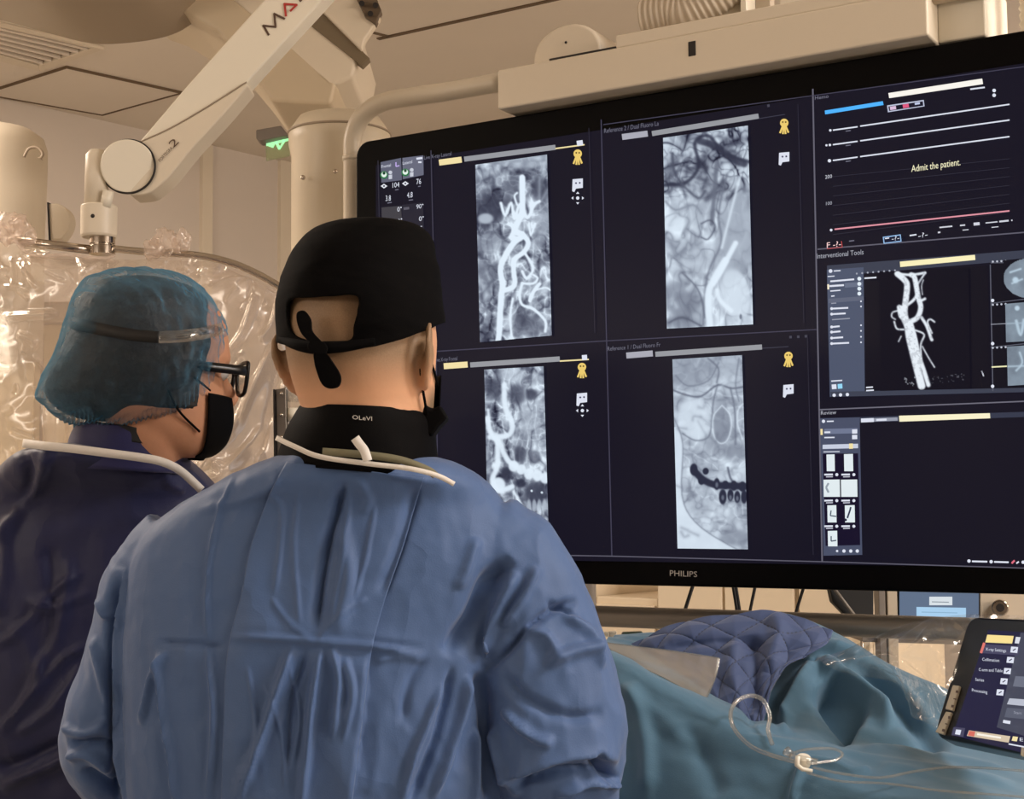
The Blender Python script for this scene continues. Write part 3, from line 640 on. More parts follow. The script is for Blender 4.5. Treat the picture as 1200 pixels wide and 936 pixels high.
def pic2(x, y):
    L = .88+.14*n2(x, y, .03, 3, 2)+.12*n2(x, y, .10, 4, 5)
    top_ = np.clip((245-y)/40, 0, 1)
    L = L-(.28+.45*top_)*rid(x, y, .055, 31, 1.1, .9, 14)-.35*top_*rid(x, y, .11, 35, 1, 1, 14)+.15*rid(x, y, .06, 37, 1.2, .7)-.12*rid(x, y, .09, 39, 1.4, .5)
    L = blob(L, x, y, 795, 190, 20, 24, .62, .3); L = blob(L, x, y, 825, 215, 16, 28, .55, .6); L = blob(L, x, y, 812, 250, 26, 14, .66, .5); L = blob(L, x, y, 865, 275, 26, 60, .66, .75, .15, .28)
    L = blob(L, x, y, 798, 350, 22, 24, .45, .7, .2); L = blob(L, x, y, 812, 300, 20, 22, .62, .5); L = blob(L, x, y, 800, 378, 20, 8, .25, .5); L = blob(L, x, y, 825, 375, 12, 16, .7, .5)
    L = blob(L, x, y, 862, 345, 17, 30, .93, .8, .1, -.2); L = blob(L, x, y, 790, 262, 13, 10, .95, .8, .15)
    for i in range(44):
        r = random.Random(i+99); cx, cy = r.uniform(782, 862), r.uniform(152, 235); pts = [(cx, cy), (cx+r.uniform(-12, 12), cy+r.uniform(-8, 8)), (cx+r.uniform(-16, 16), cy+r.uniform(-18, 18))]
        L = stroke(L, x, y, pts, r.uniform(1.5, 5), r.choice([.1, .2, .35, .95]), 3.0, .55)
    for i in range(22):
        r = random.Random(i+199); cx, cy = r.uniform(782, 840), r.uniform(235, 378); pts = [(cx, cy), (cx+r.uniform(-8, 8), cy+r.uniform(-8, 8)), (cx+r.uniform(-10, 10), cy+r.uniform(-22, 22))]
        L = stroke(L, x, y, pts, r.uniform(1, 4), r.choice([.3, .45, .98]), 3.4, .5)
    for pts, wd, v in (([(778, 217), (788, 216), (799, 216), (812, 207), (819, 192), (814, 170), (820, 161), (832, 160), (846, 178), (860, 184), (879, 190)], 4, .12), ([(820, 165), (840, 172), (858, 186), (872, 192)], 8, .14), ([(799, 216), (790, 200), (788, 180)], 3, .25), ([(799, 216), (818, 232), (826, 224)], 3, .3),
                       ([(840, 190), (838, 215), (836, 240), (834, 262)], 5, .4), ([(852, 205), (846, 228), (842, 255), (845, 285), (829, 323), (824, 380)], 2.4, .45), ([(848, 205), (840, 240), (842, 250)], 1.6, .35), ([(822, 262), (832, 258), (838, 266), (830, 280), (822, 278)], 1.4, .25),
                       ([(780, 236), (792, 246), (812, 240), (822, 250)], 2.5, .55), ([(868, 205), (856, 250), (846, 290)], 3, .95), ([(800, 320), (815, 335), (822, 350), (826, 372)], 1.6, .35), ([(784, 378), (800, 372), (822, 382)], 2, .3)):
        L = stroke(L, x, y, pts, wd, v, 1.8, .85)
    for pts, wd in (([(862, 285), (854, 300), (845, 318), (836, 332)], 6), ([(850, 305), (838, 325), (830, 345), (832, 382)], 8), ([(840, 340), (844, 352), (857, 364)], 5)): L = stroke(L, x, y, pts, wd, 1.0, 1.6, .95)
    L = blob(L, x, y, 868, 371, 1.6, 3, .4, .8); return L
def pic4(x, y):
    L = .77+.18*n2(x, y, .04, 4, 6)+.12*n2(x, y, .12, 4, 1)
    L = L-.16*rid(x, y, .05, 41)-.10*rid(x, y, .11, 45)+.12*rid(x, y, .07, 47)
    L = blob(L, x, y, 810, 435, 30, 20, .55, .6); L = blob(L, x, y, 813, 490, 19, 25, .93, .85, .12); L = blob(L, x, y, 856, 438, 14, 20, .78, .6); L = blob(L, x, y, 862, 530, 14, 12, .45, .6); L = blob(L, x, y, 838, 520, 12, 14, .55, .5); L = blob(L, x, y, 865, 555, 14, 10, .9, .5); L = blob(L, x, y, 862, 630, 18, 10, .48, .6)
    d, s, t = pdist(x, y, smooth_poly([(790, 490), (800, 520), (799, 580), (815, 612), (851, 637), (880, 650)], 4)); L = np.where((s > 0) & (y > 500), .93-.04*n2(x, y, .1), L); L = stroke(L, x, y, [(790, 490), (800, 520), (799, 580), (815, 612), (851, 637), (880, 650)], 1.2, .45, 1.2, .7)
    L = blob(L, x, y, 846, 497, 10, 22, .5, .7, .12)
    for pts, wd, v in (([(789, 457), (805, 463), (822, 464), (841, 451), (858, 455), (876, 452)], 2, .3), ([(792, 440), (806, 452), (830, 446), (842, 425)], 1.4, .45), ([(841, 451), (836, 470), (834, 495), (830, 512), (815, 516), (800, 508)], 1.6, .4), ([(830, 420), (842, 432), (840, 448)], 2, .4),
                       ([(846, 475), (855, 485), (857, 500), (852, 516), (843, 519), (836, 508), (836, 488), (846, 475)], 1.4, 1), ([(876, 470), (866, 478), (864, 495), (870, 514)], 1.6, 1), ([(856, 455), (861, 480), (862, 520)], 2.2, .42), ([(866, 420), (862, 450), (866, 470)], 1.4, .45), ([(853, 548), (856, 560), (862, 568)], 2.4, .2)):
        L = stroke(L, x, y, pts, wd, v, 1.3, .75)
    for i in range(20):
        r = random.Random(i+399); cx, cy = r.uniform(795, 872), r.uniform(425, 630); pts = [(cx, cy), (cx+r.uniform(-8, 8), cy+r.uniform(-8, 8)), (cx+r.uniform(-12, 12), cy+r.uniform(-18, 18))]
        L = stroke(L, x, y, pts, r.uniform(1, 3), r.choice([.35, .5, .98]), 3.0, .45)
    L = stroke(L, x, y, [(814, 552), (824, 562), (838, 568), (852, 569), (878, 570)], 8, .1, 1.2, 1)
    for cx, cy, rx, ry in ((813, 550, 4.5, 7), (827, 552, 3.6, 4), (822, 563, 4, 5), (840, 567, 3.6, 7), (850, 568, 4, 5), (860, 569, 4, 6), (870, 570, 4.5, 6), (847, 582, 4.5, 9), (856, 580, 3.6, 7), (864, 582, 3.6, 7), (872, 582, 3.6, 8)): L = blob(L, x, y, cx, cy, rx, ry, .1, 1, .12)
    for cx, cy in ((840, 568), (847, 583), (856, 583), (864, 584)): L = blob(L, x, y, cx, cy, 1.6, 3, .5, .7, .3)
    for cx in (846, 854, 862, 870): L = stroke(L, x, y, [(cx, 592), (cx+.5, 602)], 1.4, .85, 1, .7)
    return L
def pane(title, tpos, bars, q, fn, icons, mv=True):
    p = Pane(); 
    p.text(title, *tpos, (112, 112, 128))
    for (pts, wd, c) in bars: p.bar(pts, wd, c)
    for k, x, y in icons:
        (ribbon if k == 'r' else bubble if k == 'b' else cross)(p, x, y)
    o = p.build('image_pane', root); picture('x_ray_image', q, fn, o); return o
GB = (150, 152, 158)
o = pane('Live X-ray Lateral', (497, 187, 529, 182, 4.6), [([(514.5, 190.5), (541, 187)], 7, YE), ([(544, 186.5), (651, 172.5)], 6, GB), ([(651, 174), (685, 169.5)], 1.6, YE), ([(676, 168), (683, 167)], 6, WH)], ((557, 193), (641, 181), (646.5, 393), (562.5, 401)), pic1, (('r', 677, 183), ('b', 677, 216), ('c', 677, 232)))
o = pane('Reference 2 / Dual Fluoro La', (708, 156, 772, 147, 5.4), [([(729, 160.5), (759, 156.5)], 7, (170, 170, 182)), ([(764, 156.5), (889, 136)], 6, GB), ([(889, 139), (920, 134)], 1, (60, 60, 74)), ([(899, 124), (902, 123.6)], 3, (70, 70, 84))], ((777, 161.5), (876.5, 147), (882.5, 380), (781.5, 385)), pic2, (('r', 919, 147), ('b', 919, 185)))
o = pane('Live X-ray Frontal', (510, 424, 536, 422, 4.6), [([(520, 429), (548, 427)], 7, YE), ([(551, 427.5), (656, 420.5)], 6, GB), ([(656, 423), (690, 421)], 1.6, YE), ([(682, 419), (688, 418.6)], 6, WH)], ((567.5, 433), (637, 429), (643.5, 640), (572, 640)), pic3, (('r', 682, 433), ('b', 682, 467), ('c', 682.5, 481)))
o = pane('Reference 1 / Dual Fluoro Fr', (712, 411, 774, 406, 5.0), [([(734, 416.5), (765, 414)], 7, (170, 170, 182)), ([(768, 415), (893, 406.5)], 6, GB), ([(893, 408), (924, 406)], 1, (60, 60, 74)), ([(925, 395), (928, 394.8)], 3, (70, 70, 84)), ([(934, 394.6), (937, 394.4)], 3, (70, 70, 84)), ([(943, 394), (946, 393.8)], 3, (70, 70, 84))], ((788, 421), (869.5, 416), (876.5, 643.5), (794, 642.5)), pic4, (('r', 924, 420), ('b', 924, 457)))
# pressure curves pane
p = Pane()
p.text('Hemo', 955, 117, 971, 114.5, 4.4, (120, 120, 136)).poly([(966.5, 129.5), (1034.5, 118.5), (1035.5, 123), (967, 134)], (80, 180, 255)).poly([(1041, 109), (1151, 92), (1152, 98.5), (1042, 115)], (250, 246, 238))
p.bar([(1137, 104.5), (1154, 102.3)], 1.8, WH).dot(1165, 106, 2.1, WH).dot(1165, 111.6, 2.1, WH)
p.poly([(1039.5, 123.5), (1082.5, 117), (1083.5, 124.5), (1040.5, 131.5)], (190, 196, 220)).poly([(1041, 124.8), (1081.5, 118.6), (1082, 123.8), (1042, 130)], (24, 22, 40))
p.bar([(1043, 127), (1050, 126)], 4, (220, 190, 220)).bar([(1058, 124.6), (1065, 123.5)], 4.4, (224, 90, 130)).bar([(1072, 121.8), (1078, 120.8)], 2.4, (190, 200, 230))
for y0, ya, yb in ((153, 134.5, 122.5), (170, 149.4+0, 141), (188, 184-16+2, 160)): pass
for (x0, y0), (x1, y1), (x2, y2), (x3, y3) in (((976, 152.5), (1005, 148.5), (1008, 147.8), (1183, 122.2)), ((976, 169.5), (1005, 165.5), (1008, 165), (1183, 140.6)), ((976, 188), (1005, 184), (1008, 183.5), (1183, 160))):
    p.bar([(x0, y0), (x1, y1)], 1.6, WH).bar([(x2, y2), (x3, y3)], 1.6, WH).bar([(991, y0+1.2), (997, y0+.4)], 1, GY)
p.dot(973, 152.7, 1.5, WH).dot(968.5, 170.2, 1.3, WH).dot(972.5, 169.8, 1.5, WH).dot(972, 188.3, 2, WH)
for i in range(7): p.bar([(976, 207+11.3*i), (1183, 186+10.4*i)], .7, (46, 45, 58))
p.text('200', 967, 209.6, 975, 208.5, 4.4, (200, 202, 214)).text('100', 968, 240.5, 975, 239.6, 4, (170, 172, 186)).dot(974, 269.5, 1.6, WH)
p.bar([(978, 268.6), (1183, 247)], 1.7, (228, 150, 165))
p.text('Admit the patient.', 1068, 201.5, 1125.5, 193.5, 8, (252, 246, 206))
p.text('F -?-', 969, 290.5, 985.5, 288.5, 6.5, (255, 215, 215)).bar([(969, 291.5), (987, 289.4), (986, 282.5)], .8, (200, 80, 80)).bar([(995, 282.5), (1001, 281.8)], 1.2, GY)
p.poly([(1034.5, 277.5), (1055.5, 274.5), (1056.5, 283), (1035.5, 285.6)], (150, 190, 235)).poly([(1035.8, 278.6), (1054.6, 275.8), (1055.3, 282), (1036.6, 284.4)], (22, 26, 50)).text('-?-', 1045, 282, 1054, 280.8, 5, WH).bar([(1037, 279.5), (1042, 278.8)], 1.3, WH)
p.text('-?-', 1076, 279, 1087, 277, 5.6, WH).bar([(1066, 276), (1074, 274.8)], 1.6, WH)
for x0, y0, x1, y1, wd in ((1101, 266.5, 1116, 265, 1.6), (1125, 264.2, 1131, 263.6, 1.6), (1141, 262.6, 1148, 261.9, 3.4), (1155, 261.2, 1169, 259.8, 1.3), (1171, 259.6, 1182, 258.4, 2), (1128, 269.6, 1135, 269, 1), (1162, 266.4, 1170, 265.6, 1), (1099, 272.4, 1102, 272, 1.8), (1185, 258.2, 1186.5, 258, 1.6)): p.bar([(x0, y0), (x1, y1)], wd, (210, 212, 224))
p.build('pressure_pane', root)
# 3D vessel pane
def pic5(x, y):
    L = np.zeros_like(x)+.0
    sp_ = (n2(x, y, .5, 2, 8) > .22) & (((x-1068)**2/90+(y-446)**2/40) < 1); L = np.where(sp_, .5, L)
    sp_ = (n2(x, y, .6, 2, 3) > .3) & (x > 1090) & (x < 1130) & (np.abs(y-(446-(x-1090)*.12)) < 4); L = np.where(sp_, .3, L)
    for pts, wd in (([(1052, 321), (1060, 328), (1063, 335), (1061, 355), (1059, 366)], 7), ([(1068, 322), (1072, 326), (1076, 348), (1079, 360), (1075, 372), (1066, 377)], 6), ([(1050, 320.5), (1068, 322), (1084, 319.5)], 3), ([(1084, 320), (1076, 332)], 2), ([(1062, 358), (1070, 352), (1075, 345)], 3.4),
                    ([(1059, 362), (1060, 372), (1064, 382), (1066, 395), (1070, 412), (1076, 436), (1080, 452)], 9), ([(1068, 380), (1072, 395), (1075, 412), (1082, 432), (1088, 451)], 5), ([(1054, 360), (1056, 370), (1060, 372)], 6), ([(1080, 372), (1086, 382), (1091, 396), (1092, 398)], 3.6), ([(1092, 390), (1087, 378), (1090, 374), (1095, 377)], 2), ([(1052, 364), (1046, 366), (1045, 371), (1049, 374)], 1.6),
                    ([(1048, 377), (1051, 385), (1059, 386)], 2), ([(1073, 387), (1083, 392), (1079, 404), (1080, 425)], 2), ([(1072, 390), (1077, 410), (1077, 428)], 1.4), ([(1081, 406), (1087, 417), (1095, 430)], 1.5), ([(1080, 352), (1084, 350)], 3), ([(1053, 400), (1056, 394)], 1.2), ([(1081, 345), (1080, 335), (1082, 328)], 1)):
        L = stroke(L, x, y, pts, wd, 1, 1.0, 1)
    return np.where(L > .6, L-.12*(n2(x, y, .35, 3, 2) > .18), L)
SL = (78, 86, 108)
p = Pane()
p.text('Interventional Tools', 957, 303, 1012, 298, 6, (170, 172, 184))
p.poly([(969, 311), (1215, 292), (1215, 303), (970, 324)], (60, 64, 80)); p.poly([(969, 316), (1012, 313), (1013.5, 459), (972.5, 465)], SL)
p.poly([(1012, 322), (1158, 311), (1161, 458), (1014, 460)], (18, 16, 28)); p.poly([(1162, 308), (1215, 305), (1215, 456), (1163, 458)], (18, 17, 28))
p.poly([(973, 459), (1215, 454), (1215, 459), (974, 465)], (62, 66, 82))
p.poly([(1054.5, 306.5), (1142.5, 298.5), (1143, 304.5), (1055, 312.8)], (250, 240, 190))
p.dot(973.3, 317.5, 2.2, WH).bar([(977, 317.5), (985, 317)], 1.3, WH).bar([(970, 324), (978, 323.4)], 1.2, WH).bar([(973, 329.6), (1001, 327.2)], 2, WH).bar([(972, 335.2), (989, 334)], 2.2, WH).bar([(970.5, 333), (970.7, 339)], 2, (252, 240, 210)).poly([(990, 331.6), (1011, 330), (1011, 335.6), (990, 337)], (104, 112, 134))
for y in (326.5, 332.5, 338.2, 344): p.dot(1007, y, 2.3, (225, 236, 246))
p.bar([(973, 341), (985, 340)], 1.4, WH).bar([(974, 347), (978, 346.6)], 1.4, WH).bar([(974, 355.5), (980, 355)], 1.2, (150, 154, 170)).poly([(971, 350), (1012, 347), (1012.4, 352), (971, 355)], (96, 102, 122))
for y, x1 in ((361.5, 994), (368, 991), (383, 984), (389, 985), (396, 988), (402.5, 995)): p.dot(974.6, y, 1.7, WH).bar([(976, y), (x1, y-.9)], 2, WH)
p.bar([(975, 374.5), (996, 373)], 1.3, (150, 154, 170))
for y in (353, 359, 381, 387.6, 394.5, 401): p.dot(1009, y, 1.0, WH)
p.bar([(974, 446.5), (987, 445.6)], 1.5, WH).poly([(974.5, 450.5), (980, 450), (980.4, 455.6), (975, 456)], WH).poly([(981.5, 450), (987, 449.4), (987.3, 455), (982, 455.5)], (150, 215, 245))
for x in (977.5, 985, 993): p.dot(x, 463-(x-977)*.05, 2, WH)
for x in range(8): p.dot(1004+x*6.4, 320.5-x*.55, 1.1, (160, 164, 180))
p.bar([(1013, 326), (1027, 325)], 1.8, WH).bar([(1015, 454), (1023, 453.4)], 1.6, WH).bar([(1015, 457.6), (1024, 457)], 1.6, WH)
o = p.build('tools_pane', root)
picture('vessel_image', ((1030, 318), (1135, 314), (1137, 455), (1032, 458)), pic5, o, res=.7, off=.0075, lo=(18, 16, 28), hi=(232, 240, 248))
p = Pane()
p.dot(1147.6, 431, 1.7, WH); p.poly([(1144.5, 434.5), (1150.5, 434), (1149.6, 442), (1150, 451.5), (1148.2, 451.5), (1147.6, 444), (1146.6, 451.6), (1144.8, 451.6), (1145.5, 442)], WH); p.bar([(1144.8, 435), (1142.6, 441.5)], 1.5, WH); p.bar([(1150.4, 434.5), (1152.8, 440.8)], 1.5, WH)
for y0, y1 in ((306, 308), (353.5, 349.5), (405, 402)): p.bar([(1161, y0+2), (1215, y1-1)], 1, (90, 92, 106))
p.bar([(1160.5, 310), (1163.5, 458)], 1.2, (92, 94, 108))
for y in (306.5, 357, 407.5):
    for k in range(4): p.dot(1163.5+5*k, y-.3*k, 1.2, (190, 194, 208))
for y in (352, 402.5, 452.5): p.dot(1163.2, y, 2, WH)
p.bar([(1161, 380), (1180, 379)], .9, (150, 152, 166)).bar([(1162, 430), (1180, 429)], 1.6, (240, 236, 190))
g = p.build('figure_icon', o)
def slice_fn(seed, kind):
    def fn(x, y):
        L = .62+.12*n2(x, y, .09, 4, seed)
        if kind == 0:
            r = np.hypot((x-1210)/34, (y-326)/24); L = np.where(r > 1, 0, L); L = stroke(L, x, y, [(1184, 319), (1196, 315)], 2, 1); L = blob(L, x, y, 1190, 328, 3.5, 3.5, 1); L = stroke(L, x, y, [(1186, 332), (1198, 327)], 1.6, 1)
        elif kind == 1:
            L = blob(L, x, y, 1192, 361, 2.8, 2.8, 1); L = stroke(L, x, y, [(1191, 376), (1196, 392), (1200, 375)], 3.4, .95); L = stroke(L, x, y, [(1160, 380), (1205, 378)], .9, .9)
        else:
            L = stroke(L, x, y, [(1195, 413), (1198, 425), (1191, 434)], 2.2, .95); L = stroke(L, x, y, [(1160, 430), (1205, 428.5)], 1.6, .95)
        return L
    return fn
for k, q in enumerate((((1176, 305), (1214, 301), (1214, 348), (1177, 350)), ((1178, 356), (1214, 353), (1214, 399), (1179, 401)), ((1180, 406), (1214, 404), (1214, 450), (1181, 452)))):
    picture('slice_image', q, slice_fn(k, k), o, res=.8, off=.0078, lo=(18, 17, 28), hi=(190, 212, 228))
# review pane
p = Pane()
p.text('Review', 962, 486, 980, 485, 4.6, (176, 178, 190))
p.poly([(962, 490), (1215, 482), (1215, 489), (962, 498)], (54, 58, 76)); p.poly([(961, 490), (1007.5, 489), (1010.5, 650), (965, 651)], (74, 80, 102)); p.poly([(1007.5, 495), (1215, 488), (1215, 662), (1010.5, 651)], (21, 19, 32))
p.poly([(1053.5, 487), (1160, 484), (1160.5, 490), (1054, 494)], (250, 242, 205)); p.bar([(1009, 492.5), (1052, 490.8)], 4, (150, 154, 170)).bar([(1009, 492.6), (1024, 492)], 4.6, WH).bar([(1027, 492), (1039, 491.5)], 2.4, WH)
p.dot(965, 493.5, 2, WH).bar([(969, 493.7), (977, 493.4)], 1.5, WH).poly([(966, 502.5), (1005, 501.5), (1005, 507.5), (966, 508.5)], (112, 120, 146)).bar([(962.7, 502.5), (962.9, 509.5)], 2.6, YE).bar([(966, 506.5), (973, 506.3)], 2, WH).bar([(966, 512.6), (978, 512.4)], 1.5, WH)
for y in (505.5, 512): p.poly([(998.5, y-2.4), (1004.5, y-2.6), (1004.6, y+2.4), (998.6, y+2.6)], WH)
p.poly([(964, 521), (1005.5, 519.8), (1005.6, 525), (964, 526)], (200, 206, 224)).poly([(995, 519.6), (999.5, 519.5), (999.6, 525.6), (995, 525.8)], YE).bar([(965, 529.4), (984, 529)], 1.6, (180, 184, 200))
p.poly([(964, 531.5), (1005.5, 531), (1008, 638.5), (967.5, 639.5)], (22, 16, 40))
for x0, x1, y0, y1 in ((968.5, 978, 532.5, 552), (989, 999.5, 532, 552), (965, 984, 562, 582), (985.5, 1004.5, 562, 582), (969.5, 980, 592, 612), (990, 1001.5, 592, 612), (970, 981, 622, 640)):
    p.poly([(x0, y0), (x1, y0-.3), (x1+.4, y1), (x0+.4, y1)], (226, 236, 240))
p.bar([(974, 598), (973, 604), (980, 605)], 1.4, (70, 84, 100)).bar([(974, 628), (974, 634), (980, 633)], 1.4, (70, 84, 100)).bar([(997, 594), (996, 598), (993, 607)], 2, (50, 56, 80)).bar([(971, 566), (968, 571), (971, 577)], 2.4, (150, 160, 170)).dot(991, 609, 1.6, (40, 40, 60))
for y in (556, 586.5, 616.5):
    for x in (966, 986): p.bar([(x, y), (x+10, y-.2)], 2, WH).bar([(x+2, y+2.6), (x+10, y+2.4)], 1.3, (190, 192, 206)).dot(x+14.6, y, 1.8, WH)
for x in (981, 989, 997, 1004.6): p.dot(x, 645.5, 2 if x > 985 else 1.4, WH)
p.dot(1135.5, 657.2, 2, WH).bar([(1139, 657.6), (1157, 658)], 2, WH).dot(1161.5, 658, 2, WH).bar([(1165, 658.2), (1182, 658.7)], 2, WH).bar([(1185.5, 660), (1189, 656.5)], 2.2, (225, 110, 130)).bar([(1191, 660), (1194, 658)], 1.8, WH).dot(1199, 658.6, 2, WH)
p.build('review_pane', root)
mb = MB(); put_text(mb, lambda x, y: M(x, y, .0045), 'PHILIPS', 785, 674.5, 817, 676, 6.6); mb.build('brand_lettering', mat('logo_grey', (190, 184, 178), .35, metal=.6), root)

# ------------------------------------------------------------------ the hanger of the monitor
root = empty('monitor_hanger', M(830, 60, .03), 'long beige ceiling hanger box and tube frame carrying the large monitor', 'hanger')
BO = .035
b0 = M(583, 127, BO); b1 = M(1088, 42, BO); t0 = M(583, 82, BO)
ua, ub = (b0-MP0).dot(MU), (b1-MP0).dot(MU); zb = (b0.z+b1.z)/2; zt = t0.z
zt2 = M(735, 32, BO).z; us = mu(720, 45, BO)
def boxu(u0, u1, z0, z1, o0, o1, name, m, parent=root, bevel=.004):
    mb = MB(); mb.prism([ML(u0, z0, o0), ML(u1, z0, o0), ML(u1, z1, o0), ML(u0, z1, o0)], MN*(o1-o0)); return mb.build(name, m, parent, bevel=bevel)
bb = boxu(ua, ub, zb, zt, -.17, BO, 'hanger_box', m_beige)
boxu(us, ub+.0, zt-.001, zt+.022, -.17, BO-.003, 'lid', m_beige)
uk = mu(811, 57, BO); zk = M(811, 57, BO).z
boxu(uk-.0065, uk+.0065, zk-.012, zk+.012, BO-.002, BO+.001, 'sensor_window', m_dark, bb, .001)
u1_, u2_ = mu(642, 66, BO), mu(720, 50, BO); 
boxu(u1_, u2_, zt-.0015, zt+.004, -.03, BO-.004, 'slot', m_dark, bb, .0005)
# side return at the right end with pipe
boxu(ub-.001, ub+.07, zb+.002, zt+.03, -.17, -.02, 'end_block', m_ivory)
um = mu(1130, 30, -.0)
# tube frame
def tubep(px, off, r, name, m, parent, n=6):
    pts = [Vector(v) for v in catmull([M(x, y, off) for x, y in px], n)]
    return MB().tube(pts, r, 20).build(name, m, parent, smooth=True)
zb_ = M(900, 729, -.06).z
pts = [M(588, 96, -.06), M(520, 108, -.06), M(478, 114, -.06), M(446, 121, -.06), M(424, 137, -.06), M(414, 160, -.06), M(413, 190, -.06)]
ul = (pts[-1]-MP0).dot(MU)
pts += [ML(ul, 2.0, -.06), ML(ul, 1.6, -.06), ML(ul, zb_+.09, -.06), ML(ul+.015, zb_+.03, -.06), ML(ul+.06, zb_, -.06), ML(ul+.2, zb_, -.06)]
tf = MB().tube([Vector(v) for v in catmull(pts, 6)], .0175, 24).build('frame_tube', mat('frame_cream', (206, 194, 174), .35), root, smooth=True)
MB().tube([ML(ul+.2, zb_, -.06), ML(UR+.08, zb_, -.06)], .0175, 24).build('lower_bar', m_greybar, root, smooth=True)
MB().tube([M(413, 186, -.06)+UP*-.004, M(413, 186, -.06)+UP*.004], .0195, 24).build('sleeve', m_beige, tf, smooth=True)
MB().tube([ML(ub-.01, zt+.005, .0), ML(ub+.5, zt+.005, .0)], .018, 20).build('frame_tube', m_beige2, root, smooth=True)
boxu(ub-.02, ub+.45, CEIL-.04-.0, CEIL, -.2, .0, 'ceiling_plate', m_beige)
MB().cyl(ML((ua+ub)/2, zt+.01, -.1), ML((ua+ub)/2, CEIL, -.1), .045, 32).build('drop_tube', m_beige, root, smooth=True)
boxu((ua+ub)/2-.1, (ua+ub)/2+.1, ZT-.25, zb+.001, -.16, -.076, 'mounting_plate', m_beige2)
# dome on the hanger
c = M(683, 62, -.05); uc = (c-MP0).dot(MU)
root = empty('dome_cover', ML(uc, zt+.005, -.06), 'beige half-round cover standing on the left part of the hanger box', 'cover')
r = (mu(722, 50, -.0)-mu(642, 60, -.0))/2*1.0; zc = zt+.004
pf = [(uc+r*math.cos(a), zc+.062*math.sin(a)**.8) for a in [math.pi*k/24 for k in range(25)]]
mb = MB(); mb.prism([ML(u, max(z, zc), .01) for u, z in pf], -MN*.13); sh = mb.build('shell', m_beige, root, bevel=.006)
MB().ball(ML(uc, zc+.03, .011), .0022, 8).build('pinhole', m_dark, sh, smooth=True)
# hoses on top of the hanger
def hose(name, pts, r, rib, m, label, grp=None, ribs=46):
    P_ = [Vector(v) for v in catmull(pts, 60)]
    L = [0]
    for a, b in zip(P_, P_[1:]): L.append(L[-1]+(b-a).length)
    rs = [r*(1+rib*math.sin(2*math.pi*ribs*l/L[-1])) for l in L]
    o = MB().tube(P_, rs, 28).build(name, m, smooth=True); return tag(o, label, 'hose', grp)
hz = zt+.062
h0, h1 = ML(mu(744, 20), hz-.001, -.035), ML(mu(800, 20), hz+.006, -.045)
hose('corrugated_hose', [h0, h0.lerp(h1, .5), h1, ML(mu(850, 10), hz+.055, -.06), ML(mu(890, 10), hz+.16, -.08), ML(mu(900, 10), CEIL, -.1)], .034, .035, m_beige2, 'thick ribbed beige hose lying on top of the hanger box', ribs=86)
hose('corrugated_hose', [ML(ub+.125, 2.12, -.1), ML(ub+.125, 2.4, -.1), ML(ub+.13, 2.7, -.1), ML(ub+.14, CEIL, -.1)], .022, .08, m_beige, 'thin ribbed pale hose hanging upright beside the right end of the hanger box', ribs=70)
root = empty('rear_bracket', ML(uk+.1, zt+.02, -.1), 'small bracket of dark and pale plates on the hanger box right of the ribbed hose', 'bracket')
a0 = mu(822, 8); a1 = mu(858, 4)
boxu(a0, a1, zt+.022, zt+.11, -.12, -.10, 'back_plate', mat('bracket_brown', (84, 70, 56), .6), root, .001)
boxu(a1-.006, a1+.004, zt+.022, zt+.12, -.10, -.05, 'pale_post', m_ivory, root, .001)
boxu(a1+.004, a1+.03, zt+.022, zt+.13, -.11, -.09, 'grey_plate', m_beige2, root, .001)
boxu(mu(908, 5), mu(934, 5), zt+.0225, zt+.05, -.09, -.02, 'corner_block', m_ivory, root, .004)

# ------------------------------------------------------------------ cabinets and cart seen under the monitor
WBP = Plane(rp(0, .62), -DB)
m_cab = mat('cabinet_white', (232, 216, 190), .45)
def wb(x, y=720, o=0): return WBP.at(x, y, o)
def cabinet(x0, x1, ytop, name, label, doors, drop=None):
    a = wb(x0); b = wb(x1); zt = wb((x0+x1)/2, ytop).z; a.z = b.z = 0
    root = empty(name, (a+b)/2, label, 'cabinet', None)
    mb = MB(); mb.prism([a, b, b+DB*.45, a+DB*.45], UP*zt); mb.build('body', m_cab, root, bevel=.004)
    n = doors
    for i in range(n):
        p, q = a.lerp(b, (i+.02)/n), a.lerp(b, (i+.98)/n); mb = MB(); mb.prism([p+UP*.12, q+UP*.12, q+UP*(zt-.02), p+UP*(zt-.02)], -DB*.016)
        d = mb.build('door', m_cab, root, bevel=.003)
        h = q.lerp(p, .08); MB().tube([h-DB*.03+UP*(zt-.35), h-DB*.03+UP*(zt-.2)], .005, 8).build('handle', m_steel, d, smooth=True)
    return root
cabinet(560, 697, 640, 'storage_cabinet', 'beige cabinet behind the monitor, left of the grey post', 2)
cabinet(699, 771, 700, 'storage_cabinet', 'low beige cabinet behind the drape, right of the grey post', 1)
cabinet(773, 935, 640, 'storage_cabinet', 'wide white cabinet behind the cables under the monitor', 2)
cabinet(938, 1024, 655, 'storage_cabinet', 'white cabinet behind the black bracket under the monitor', 1)
# grey post
root = tag(MB().cyl(P(691, 640, 3.2), Vector((P(691, 640, 3.2).x, 3.2, 0)), .013, 16).build('grey_post', m_greyp, smooth=True), 'thin grey upright post under the monitor beside the right sleeve', 'post')
